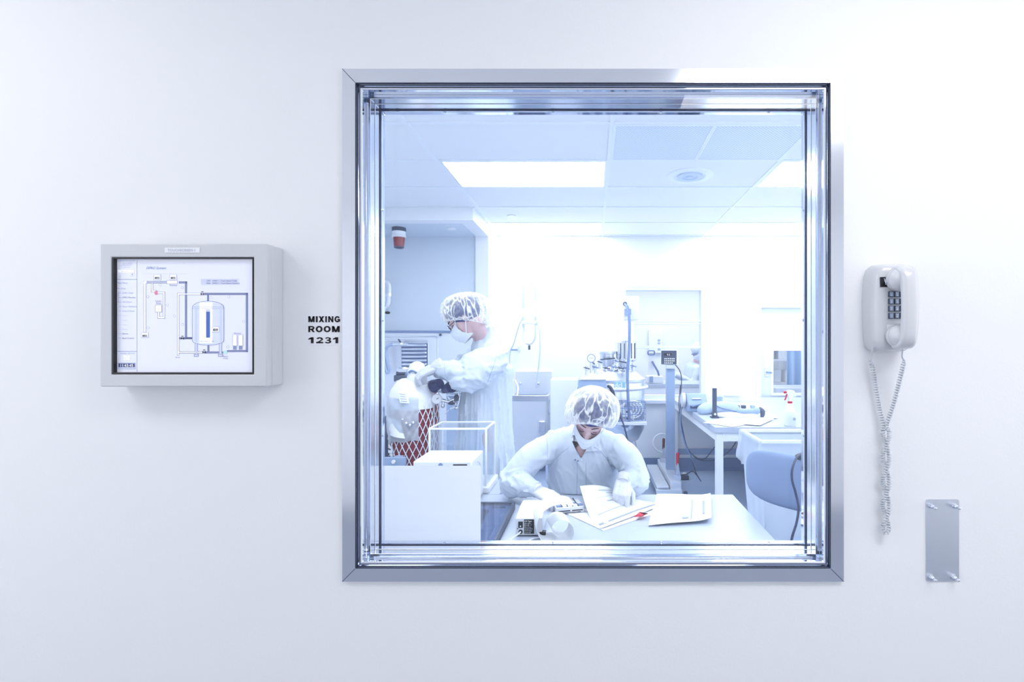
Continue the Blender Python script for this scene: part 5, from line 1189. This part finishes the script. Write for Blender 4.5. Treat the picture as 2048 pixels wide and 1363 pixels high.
def cap(m, sag=0.0, rear=0.0, R_=1.0, lift=.022, drop=0.0):
    prof = crom([(.092,0,0),(.104,-.016,0),(.124,.004,0),(.135,.045,0),(.130,.09,0),(.106,.132,0),(.066,.158,0),(.025,.170,0),(.001,.172,0)], 5)
    nrm = Vector((0,-.477,.879)); yv_ = Vector((0,.879,.477)); c0 = Vector((0,-.003,-.008)); n = 96; vs = []; uv = []
    k = len(prof)
    for i, q in enumerate(prof):
        for j in range(n+1):
            a = 2*pi*j/n; r_, h = q.x*R_, q.y*R_
            g_ = max(0, 1-abs(i/k)*1.25)
            rid = 1-abs(noise.noise((cos(a)*3.4, sin(a)*3.4, h*6)))*2; fine = sin(a*34+2*noise.noise((a*2, h*8, 1)))*.0022*g_
            cre = 1-abs(noise.noise((cos(a)*2.1+5, sin(a)*2.1, h*17)))*3
            r2 = r_ + (.006*rid + fine + .0035*max(0, cre))*min(1, i/4+.2)*(1 if i < k-4 else .3)
            if sin(a) < -.2: r2 += rear*(-sin(a)-.2)*min(1, i/5); 
            hh = h + lift*max(0, sin(a))*max(0, 1-max(0,h)/.07) - drop*max(0, -sin(a))*max(0, 1-max(0,h)/.10) - sag*max(0, cos(a))*min(1, i/3)*g_
            vs.append(m @ (c0 + Vector((1,0,0))*cos(a)*r2*.96 + yv_*sin(a)*r2*1.06 + nrm*hh)); uv.append((j/n, i/k))
    mb = MB(); mb.add(vs, [(i*(n+1)+j, i*(n+1)+j+1, (i+1)*(n+1)+j+1, (i+1)*(n+1)+j) for i in range(k-1) for j in range(n)])
    return mb, uv
def headmesh(m, extra=None):
    mb = MB(m)
    mb.ell((0,-.015,.035), (.076,.094,.088)).ell((0,.030,-.02), (.064,.062,.075)).ell((0,.038,-.070), (.045,.048,.042)).ell((0,.062,-.092), (.026,.024,.02))
    mb.tube([(-.052,.066,.022),(-.025,.082,.020),(0,.084,.016),(.025,.082,.020),(.052,.066,.022)], .012, 8, round_=True)
    mb.tube([(0,.080,.018),(0,.098,-.014),(0,.108,-.034)], [.008,.010,.013], 8, round_=True)
    for s_ in (-1,1):
        mb.ell((.012*s_,.096,-.038), (.009,.010,.008), 10).ell((.030*s_,.070,.001), (.0165,.016,.0145), 12).ell((.040*s_,.050,-.035), (.019,.018,.024), 12)
        mb.ell((.078*s_,-.005,-.01), (.008,.018,.030), 12)
    mb.tube([(-.024,.084,-.066),(0,.092,-.064),(.024,.084,-.066)], .008, 8, round_=True)
    if extra: extra(mb)
    return mb
def face_bits(m, par, open_=.0):
    for s_ in (-1,1):
        e_ = MB(m).ell((.030*s_,.073,-.002), (.0155,.0150,.0105), 16).build('eyelid', M['eyelid'], par)
        MB(m).tube([(.016*s_,.0865,-.006),(.024*s_,.0905,-.0105),(.033*s_,.0905,-.0112),(.044*s_,.083,-.007)], [.0012,.0022,.0024,.0014], 6).build('lashes', M['brow'], e_)
        MB(m).tube([(.013*s_,.094,.021),(.024*s_,.0945,.027),(.038*s_,.087,.028),(.052*s_,.074,.021)], [.002,.0036,.0034,.0016], 7, flat=.7).build('eyebrow', M['brow'], par)
M['eyelid'] = mat('eyelid_skin', (150, 110, 128), .5, var=.05)
def mask(m, w_=.070, wrap=.074):
    def f(u, v):
        a = (u-.5)*2; pl = .0035*abs(((v*4) % 1)-.5)*2
        y = .118 + .016*sin(pi*min(1,v*1.05)) - .034*v + pl - wrap*a*a*(1+.15*v)
        return m @ Vector((w_*a*(1.06-.12*abs(v-.5)-.22*v*v), y-.012*v*v*a*a, -.026 - .098*v + .022*a*a*(1-v)**2 + .016*a*a*v*v))
    return MB().grid(f, 28, 20, thick=.0015)
def folds(axis_fn, amp, dens, seed=0):
    def fn(c, n):
        k = axis_fn(c); a = noise.noise((k[0]*dens, k[1]*dens, k[2]*dens*.22 + seed)); b = noise.noise((k[0]*dens*2.3, k[1]*dens*2.3, k[2]*dens*.5 + seed + 7))
        return c + n*amp*((1-abs(a)*2.2) + .45*(1-abs(b)*2.2) - .7)
    return fn
def rg_(p): return max(0, 1-abs(noise.noise(p))*3.2)**1.7
def near(c, a, b):
    ab = b-a; t = max(0, min(1, (c-a).dot(ab)/ab.dot(ab))); return (c-(a+ab*t)).length, t
# ---------------- seated worker
pX, pY = -.058, 2.84
pe = thing('person', 'seated person in white gown, cap and mask, writing at the table by the window', 'person', (pX, pY, .0))
f_ = Vector((-.13, -.84, -.52)).normalized(); up = Vector((.20, -.50, .84))
Mh = basis(P(1181,838,2.48), f_, up)
nb = Vector((P(1172,0,2.66).x, 2.665, 1.03))
def neck(mb):
    i = mb.xf; mb.xf = Matrix(); mb.tube([Mh @ Vector((0,-.02,-.03)), Mh @ Vector((0,-.012,-.085)), nb + Vector((0,-.005,.03)), nb + Vector((0,.02,-.04))], [.056,.052,.055,.065], 16, round_=True)
    mb.ell(P(1162,905,2.635), (.038,.03,.045)).tube([nb+Vector((0,.02,-.05)), Vector((pX,2.76,.85)), Vector((pX,2.82,.65)), Vector((pX,pY,.58))], [.065,.08,.08,.09], 16, round_=True)
    for s_ in (-1,1): mb.tube([Vector((pX+.09*s_,pY,.54)), Vector((pX+.10*s_,2.42,.555)), Vector((pX+.10*s_,2.44,.10)), Vector((pX+.10*s_,2.36,.05))], [.085,.062,.045,.040], 14, round_=True)
    mb.xf = i
body = blob(headmesh(Mh, neck), .006, 4).build('body', M['skin'], pe, smooth=60)
face_bits(Mh, pe)
MB(Mh).ell((0,-.018,.045), (.092,.106,.097), 30).build('hair', M['hair'], pe, smooth=60)
cm, uv = cap(Mh, sag=.035, R_=1.0); cm.build('bouffant_cap', M['cap'], pe, smooth=80, uv=uv)
mk = mask(Mh).build('face_mask', M['mask'], pe, smooth=60)
for s_ in (-1,1):
    MB(Mh).tube(crom([(.070*s_,.046,-.02), (.086*s_,.02,.03), (.118*s_,-.02,.09), (.10*s_,-.06,.14)], 5), .0022, 6, flat=.6).build('mask_tie', M['mask'], mk)
    MB(Mh).tube(crom([(.068*s_,.040,-.112), (.070*s_,.0,-.10), (.060*s_,-.05,-.09), (.02*s_,-.10,-.09)], 5), .0022, 6, flat=.6).build('mask_tie', M['mask'], mk)
SL, SR = P(1100,893,2.69), P(1232,897,2.70)
EL, ER = P(1024,964,2.585), P(1273,958,2.60)
WL_, WR = P(1074,980,2.47), P(1246,962,2.50)
g_ = MB()
g_.tube([SL, SL.lerp(SR,.25)+Vector((0,-.01,.035)), SL.lerp(SR,.5)+Vector((0,-.0,.045)), SL.lerp(SR,.75)+Vector((0,-.01,.035)), SR], [.075,.080,.082,.080,.075], 20, round_=True)
tq = MB(Matrix(((1,0,0,pX),(0,.66,-.30,2.70+.30*1.0),(0,0,1,0),(0,0,0,1)))).lathe([(.02,1.075),(.10,1.065),(.145,1.04),(.168,1.0),(.182,.93),(.19,.85),(.192,.75),(.195,.65),(.19,.56),(.10,.52),(.02,.51)], n=40); g_.add(tq.v, tq.f)
g_.ell((pX, 2.83, .58), (.20,.17,.12), 28)
g_.tube([nb+Vector((0,.0,-.03)), nb+Vector((0,-.004,.020)), nb+Vector((0,-.008,.045))], [.10,.080,.072], 24)
for S_, E_, W_, sg in ((SL,EL,WL_,-1),(SR,ER,WR,1)):
    g_.tube(crom([S_, S_.lerp(E_,.5)+Vector((.014*sg,-.02,.022)), E_, E_.lerp(W_,.45)+Vector((0,-.005,.004)), W_], 5), [.076,.077,.077,.076,.075,.073,.072,.072,.072,.072,.073,.072,.070,.066,.062,.058,.052,.047,.043,.040,.036], 20, round_=False)
    g_.ell(E_, .070, 20)
for s_ in (-1,1): g_.tube([Vector((pX+.09*s_,pY,.55)), Vector((pX+.10*s_,2.50,.562)), Vector((pX+.10*s_,2.41,.53)), Vector((pX+.10*s_,2.40,.34))], [.11,.085,.075,.075], 16)
def gfn(c, n):
    zt = max(.0, .757-c.z) if (c.y < 2.67 and c.z > .70) else 0
    best = min(((near(c, S_, E_)[0], S_, E_) for S_, E_ in ((SL,EL),(EL,WL_),(SR,ER),(ER,WR))), key=lambda q: q[0])
    a, b = best[1], best[2]; t = (c-a).dot((b-a).normalized()); ang = n.z+n.x*.5
    w_ = rg_((t*9+c.z*4, ang*1.1, 3+a.x*5)); w2 = rg_((t*19+c.z*11, ang*1.6, 9))
    da = .012*w_+.005*w2-.004
    w_ = rg_((c.x*8+c.z*5, c.z*3.5, c.y*4)); w2 = rg_((c.x*20, c.z*10+c.x*12, 2))
    dt = .013*w_+.005*w2-.004
    if abs(c.x-(pX-.002)) < .021 and n.y < -.3 and c.z < 1.0: dt += .003
    k_ = max(0, min(1, (.112-best[0])/.03)); d = (da*k_+dt*(1-k_))*(.25+.75*abs(2*k_-1))
    c = c + n*d
    # neck opening: a narrow V under the mask
    return c + Vector((0,0,zt))
gm = blob(g_, .0075, 3, gfn)
# cut a neat V under the chin
vx, vz, vk = P(1162,0,2.59).x, .962, .50
bm = bmesh.new(); bv = [bm.verts.new(p) for p in gm.v]
for f in gm.f:
    try: bm.faces.new([bv[i] for i in f])
    except ValueError: pass
for co, no in (((vx+.004,0,vz), (1,0,-vk)), ((vx-.004,0,vz), (-1,0,-vk)), ((0,0,vz), (0,0,1)), ((0,0,1.04), (0,0,1))):
    fr = [f for f in bm.faces if f.calc_center_median().y < 2.68 and abs(f.calc_center_median().x-vx) < .12 and .93 < f.calc_center_median().z < 1.12]
    ge = set(fr) | set(e for f in fr for e in f.edges) | set(v for f in fr for v in f.verts)
    bmesh.ops.bisect_plane(bm, geom=list(ge), plane_co=co, plane_no=no, dist=1e-6)
def kill(f):
    c = f.calc_center_median()
    if c.y < nb.y-.01 and vz < c.z < 1.075 and abs(c.x-vx) < .004 + (min(c.z, 1.04)-vz)*vk: return True
    return Vector((c.x-nb.x, c.y-nb.y-.005)).length < .060 and c.z > 1.062
bmesh.ops.delete(bm, geom=[f for f in bm.faces if kill(f)], context='FACES')
bm.verts.ensure_lookup_table(); bm.verts.index_update()
gm = MB(); gm.v = [v.co.copy() for v in bm.verts]; gm.f = [[v.index for v in f.verts] for f in bm.faces]; gm.m = [0]*len(gm.f); bm.free()
gw = gm.build('gown', M['cloth'], pe, smooth=60)
# collar band round the neck
def collar(u, v):
    a = R(-62)+2*pi*(1-.155)*u if False else R(-66+312*u); rr = .076-.006*v+.003*sin(u*30)
    return nb + Vector((rr*cos(a), .002+rr*.92*sin(a)*1.0, .012+.045*v)) 
MB().grid(lambda u, v: collar(u, v), 40, 4, thick=.002).build('gown_collar', M['cloth'], pe, smooth=60)
mb = MB()
for px, py in ((1150.5,919),(1156,921)): mb.ell(P(px,py,2.585), (.005,.004,.005), 10)
for k, o in enumerate(((1150.5,919.5),(1156,921))): pass
MB().ell(P(1150.5,919,2.580), (.0048,.004,.0048), 10).build('snap_fastener', M['gcable'], gw)
MB().ell(P(1156,921,2.580), (.0048,.004,.0048), 10).build('snap_fastener', M['gcable'], gw)
MB().ell(P(1162.5,920,2.578), (.0048,.003,.0048), 10).build('snap_fastener', M['white'], gw)
from mathutils.bvhtree import BVHTree
def seam_crease_lines(gm_, par, lines, back):
    """stitch lines and painted crease shade laid on the cloth"""
    tree = BVHTree.FromPolygons([tuple(p) for p in gm_.v], gm_.f)
    for ln in lines:
        o_ = []
        for q in crom([(x, y, 0) for x, y in ln], 6):
            far = P(q.x, q.y, back); src = far + Vector((0, -1.2, 0)) if False else Vector((0,0,CZ)).lerp(far, .6)
            h = tree.ray_cast(src, (far-src).normalized())
            if h[0]: o_.append(h[0] + h[1]*.0006)
        if len(o_) > 3: MB().tube(o_, .0012, 5).build('seam_crease', M['seam_crease'], par, smooth=60)
seam_crease_lines(gm, gw, [[(1138,894),(1120,908),(1104,925),(1094,940)], [(1188,893),(1204,905),(1218,925),(1226,942)], [(1155,924),(1154.5,950),(1154,975),(1154,996)], [(1172,924),(1172,950),(1172,985)], [(1093,872),(1095,895),(1094,925),(1090,950)]], 2.9)  # last line paints the dark crease shade where the sleeve meets the torso
# gloves
dirL = (tp(1114,1003,.80) - WL_).normalized()
hand(basis(WL_+Vector((.004,0,-.004)), dirL+Vector((0,0,.02)), (.15,-.35,.95)), -1, [(.55,.5,.3),(.6,.6,.4),(.75,.8,.5),(.9,.9,.6)], thumb=(.2,.9), s=1.05).build('glove', M['glove'], pe, smooth=60)
tipR = P(1241,1008,2.40); dirR = (tipR-WR).normalized()
hand(basis(WR+Vector((0,-.004,-.004)), Vector((-.10,-.62,-.30)), (.1,-.35,.92)), -1, [(.75,.35,.15),(1.15,1.1,.7),(1.3,1.2,.8),(1.35,1.2,.8)], thumb=(.5,.9), s=1.1).build('glove', M['glove'], pe, smooth=60)
for W_, d_ in ((WL_, dirL), (WR, Vector((-.10,-.62,-.30)).normalized())):
    MB().tube([W_-d_*.035, W_-d_*.01, W_+d_*.012], [.036,.0355,.031], 18).build('glove_cuff', M['glove'], pe, smooth=60)
# trousers below and shoes
for s_ in (-1,1):
    MB().tube([Vector((pX+.10*s_,2.41,.48)), Vector((pX+.10*s_,2.43,.28)), Vector((pX+.10*s_,2.44,.10))], [.072,.062,.056], 16).build('trouser_leg', M['cloth'], pe)
    sh = MB().ell((pX+.10*s_, 2.40, .055), (.052,.075,.052)).ell((pX+.10*s_, 2.31, .04), (.046,.075,.038)); blob(sh, .01, 3, lambda c, n: Vector((c.x, c.y, max(.002, c.z)))).build('shoe', M['white'], pe)
so_ = thing('stool', 'round stool under the seated worker behind the table', 'stool', (pX, 2.86, 0))
MB().lathe([(.02,.405),(.16,.405),(.175,.42),(.175,.445),(.16,.455),(.02,.457)], (pX,2.86,0), n=28).build('seat', M['bluegrey'], so_)
MB().tube([(pX,2.86,.05),(pX,2.86,.41)], .025, 12).build('post', M['steel'], so_)
for k in range(5):
    a = 2*pi*k/5+.3; MB().bar((pX,2.86,.06),(pX+.24*cos(a),2.86+.24*sin(a),.03),.035,.03).box(pX+.24*cos(a)-.015,pX+.24*cos(a)+.015,2.86+.24*sin(a)-.015,2.86+.24*sin(a)+.015,0,.03).build('leg', M['steel'], so_)
# ---------------- standing worker
sm = thing('person', 'standing person in white gown, cap, mask and glasses bending to a gas cylinder', 'person', (-.69, 3.18, 0))
f_ = Vector((-.80, -.16, -.60)); up = Vector((-.58, -.02, .80))
Hm = basis(P(929,637,3.02), f_, up)
nb2 = Vector((P(968,0,3.12).x, 3.13, P(0,680,3.12).z))
SN, SF = P(986,722,3.0), P(972,712,3.28)
EN, EF = P(932,752,2.93), P(925,748,3.22)
WN, WF = P(872,734,2.90), P(872,742,3.08)
def neck2(mb):
    i = mb.xf; mb.xf = Matrix(); mb.tube([Hm @ Vector((0,-.02,-.03)), Hm @ Vector((0,-.03,-.07)), nb2+Vector((-.01,0,.0)), nb2+Vector((.01,0,-.07))], [.055,.052,.054,.07], 16, round_=True)
    mb.tube([nb2+Vector((.01,0,-.06)), Vector((-.655,3.15,1.30)), Vector((-.66,3.17,1.0))], [.07,.09,.09], 16, round_=True)
    for s_ in (-1,1): mb.tube([Vector((-.66,3.17+.09*s_,1.0)), Vector((-.66,3.17+.10*s_,.52)), Vector((-.65,3.17+.10*s_,.10)), Vector((-.72,3.17+.10*s_,.05))], [.095,.065,.045,.04], 14, round_=True)
    mb.xf = i
blob(headmesh(Hm, neck2), .0065, 4).build('body', M['skin'], sm, smooth=60)
face_bits(Hm, sm)
MB(Hm).ell((0,-.018,.045), (.092,.106,.097), 30).build('hair', M['hair'], sm, smooth=60)
cm, uv = cap(Hm, sag=.0, rear=.020, R_=.95, lift=.012, drop=.035); cm.build('bouffant_cap', M['cap'], sm, smooth=80, uv=uv)
mk = mask(Hm, .062, .056).build('face_mask', M['mask'], sm, smooth=60)
for s_ in (-1,1):
    MB(Hm).tube(crom([(.064*s_,.062,-.012), (.086*s_,.045,.02), (.110*s_,.02,.055), (.112*s_,.0,.075)], 5), .0028, 6, flat=.7).build('mask_tie', M['mask'], mk)
    MB(Hm).tube(crom([(.056*s_,.056,-.105), (.082*s_,.028,-.07), (.100*s_,-.005,-.02), (.112*s_,-.03,.02), (.115*s_,-.06,.06)], 5), .0028, 6, flat=.7).build('mask_tie', M['mask'], mk)
gl = MB(Hm)
for s_ in (-1,1):
    gl.tube([(.032*s_+.024*cos(a*pi/10), .106-.004*abs(cos(a*pi/10)), .0+.019*sin(a*pi/10)) for a in range(20)], .0016, 6, closed=True)
    gl.tube([(.056*s_,.102,.006), (.076*s_,.05,.008), (.084*s_,.0,.004)], .0018, 6)
gl.tube([(-.009,.106,.003),(0,.110,.006),(.009,.106,.003)], .0016, 6)
gls = gl.build('glasses', M['black'], sm, smooth=60)
for s_ in (-1,1): MB(Hm).ell((.032*s_,.104,0), (.023,.002,.018), 16).build('lens', M['acryl'], gls)
g_ = MB()
g_.tube([SF, SF.lerp(SN,.3)+Vector((.02,0,.045)), SF.lerp(SN,.7)+Vector((.02,0,.045)), SN], [.085,.095,.095,.085], 20, round_=True)
g_.tube(crom([Vector((P(985,0,3.14).x,3.14,1.44)), Vector((P(976,0,3.15).x,3.15,1.30)), Vector((P(971,0,3.16).x,3.16,1.10)), Vector((P(969,0,3.16).x,3.16,.85)), Vector((P(969,0,3.16).x,3.16,.45))], 5), [.135,.14,.145,.148,.152,.155,.158,.160,.162,.164,.166,.168,.170,.172,.174,.176,.178,.18,.182,.184,.186], 28)
g_.tube([nb2+Vector((.025,0,-.07)), nb2+Vector((.012,0,-.02)), nb2+Vector((.010,0,.022))], [.11,.088,.072], 20).tube([nb2+Vector((.04,0,-.06)), nb2+Vector((.035,0,.0)), P(972,656,3.13)], [.10,.085,.055], 20)
for S_, E_, W_ in ((SN,EN,WN),(SF,EF,WF)):
    g_.tube(crom([S_, S_.lerp(E_,.5)+Vector((.0,-.01,.008)), E_, E_.lerp(W_,.5)+Vector((0,-.005,.012)), W_], 5), [.088,.094,.10,.105,.108,.110,.112,.112,.110,.106,.100,.094,.086,.078,.070,.062,.056,.052,.048,.044,.040], 20, round_=False)
    g_.ell(S_, .088, 18)
def gfn2(c, n):
    best = min(((near(c, S_, E_)[0], S_, E_) for S_, E_ in ((SN,EN),(EN,WN),(SF,EF),(EF,WF))), key=lambda q: q[0])
    a, b = best[1], best[2]; t = (c-a).dot((b-a).normalized()); s_ = c.z*6
    da = .011*rg_((t*6+s_, s_*1.8-t*4, 3))+.007*rg_((t*15+s_*2, s_*3.4-t*8, 9))-.005
    ang = math.atan2(c.y-3.16, c.x+.68)
    dt = (.022*rg_((ang*3.2+c.z*.8, c.z*1.3, 1))+.011*rg_((ang*8, c.z*2.8+ang*2, 4))-.008)*min(1, max(.3, (1.5-c.z)*1.6))
    k_ = max(0, min(1, (.145-best[0])/.035)) if c.z > 1.17 else 0; d = (da*k_+dt*(1-k_))*(.3+.7*abs(2*k_-1))
    return c + n*d
gm = blob(g_, .009, 3, gfn2)
hd = gm.f
gw2 = gm.build('gown', M['cloth'], sm, smooth=60)
seam_crease_lines(gm, gw2, [[(1001,690),(992,715),(984,740),(972,772)], [(893,704),(889,722),(890,745),(899,765)]], 3.4)
dN = Vector((-.75,-.05,-.35)).normalized()
hand(basis(WN+Vector((-.004,0,0)), dN, (-.35,-.45,.82)), 1, [(.35,.5,.3),(.4,.6,.4),(.45,.6,.4),(.5,.7,.4)], thumb=(.5,.7), s=1.05).build('glove', M['glove'], sm, smooth=60)
hand(basis(WF+Vector((-.004,0,0)), Vector((-.8,-.15,-.2)), (-.2,.2,.9)), -1, [(.6,.6,.4)]*4, thumb=(.5,.7), s=1.05).build('glove', M['glove'], sm, smooth=60)
MB().tube([WN-dN*.04, WN-dN*.01, WN+dN*.015], [.043,.040,.032], 18).build('glove_cuff', M['glove'], sm, smooth=60)
for s_ in (-1,1):
    MB().tube([Vector((-.66,3.17+.10*s_,.55)), Vector((-.655,3.17+.10*s_,.30)), Vector((-.65,3.17+.10*s_,.10))], [.085,.075,.065], 16).build('trouser_leg', M['cloth'], sm)
    sh = MB().ell((-.68, 3.17+.10*s_, .055), (.085,.052,.052)).ell((-.78, 3.17+.10*s_, .04), (.08,.046,.038)); blob(sh, .01, 3, lambda c, n: Vector((c.x, c.y, max(.002, c.z)))).build('shoe', M['white'], sm)
# ---------------- person in the far room
fx, fy_ = P(1386,0,8.15).x, 8.15
fp = thing('person', 'pale gowned person seated in the far room, seen through the back window', 'person', (fx, fy_, 0))
Hf = basis(P(1397,703,8.05), (-.8,-.5,-.35), (-.3,-.1,.9))
def nk(mb):
    i = mb.xf; mb.xf = Matrix(); mb.tube([Hf @ Vector((0,-.02,-.03)), Vector((fx+.06,fy_,1.22)), Vector((fx+.03,fy_,.8)), Vector((fx,fy_,.62))], [.06,.08,.12,.12], 12, round_=True)
    for s_ in (-1,1): mb.tube([Vector((fx,fy_+.1*s_,.62)), Vector((fx-.40,fy_+.1*s_,.62)), Vector((fx-.40,fy_+.1*s_,.06))], [.08,.06,.045], 10, round_=True)
    mb.xf = i
blob(headmesh(Hf, nk), .012, 3).build('body', M['skin'], fp, smooth=60)
MB(Hf).ell((0,-.02,.05), (.115,.125,.11), 20).build('bouffant_cap', M['cloth'], fp, smooth=60)
mask(Hf).build('face_mask', M['mask'], fp, smooth=60)
MB(Hf).tube([(-.06,.095,0),(0,.112,.003),(.06,.095,0)], .012, 6).build('goggles', M['gcable'], fp)
g_ = MB().tube(crom([(fx+.06,fy_,1.25),(fx+.02,fy_,1.08),(fx,fy_,.85),(fx,fy_,.66)], 4), [.08,.13,.16,.17,.17,.17,.17,.17,.17,.17,.18,.18,.18], 18)
for s_ in (-1,1):
    g_.tube([Vector((fx+.03,fy_+.17*s_,1.15)), Vector((fx-.05,fy_+.22*s_,.92)), Vector((fx-.30,fy_-.10+.1*s_,1.07))], [.075,.07,.05], 12, round_=True)
    g_.tube([Vector((fx,fy_+.1*s_,.64)), Vector((fx-.36,fy_+.1*s_,.64)), Vector((fx-.42,fy_+.1*s_,.3))], [.11,.09,.08], 12)
blob(g_, .016, 3, lambda c, n: c+n*.01*noise.noise(c*12)).build('gown', M['cloth'], fp, smooth=60)
for s_ in (-1,1):
    q_ = Vector((fx-.32,fy_-.10+.1*s_,1.07)); hand(basis(q_, (-.8,-.3,-.1), (0,0,1)), s_, [(.5,.5,.3)]*4).build('glove', M['glove'], fp, smooth=60)
st_ = thing('stool', 'stool under the pale person in the far room', 'stool', (fx+.02, fy_, 0))
MB().lathe([(.02,.47),(.17,.47),(.18,.49),(.17,.51),(.02,.51)], (fx+.03,fy_,0), n=24).build('seat', M['bluegrey'], st_)
MB().tube([(fx+.03,fy_,.0),(fx+.03,fy_,.48)], .03, 12).lathe([(.2,0),(.2,.02),(.03,.03)], (fx+.03,fy_,0), n=24).build('post', M['steel'], st_)
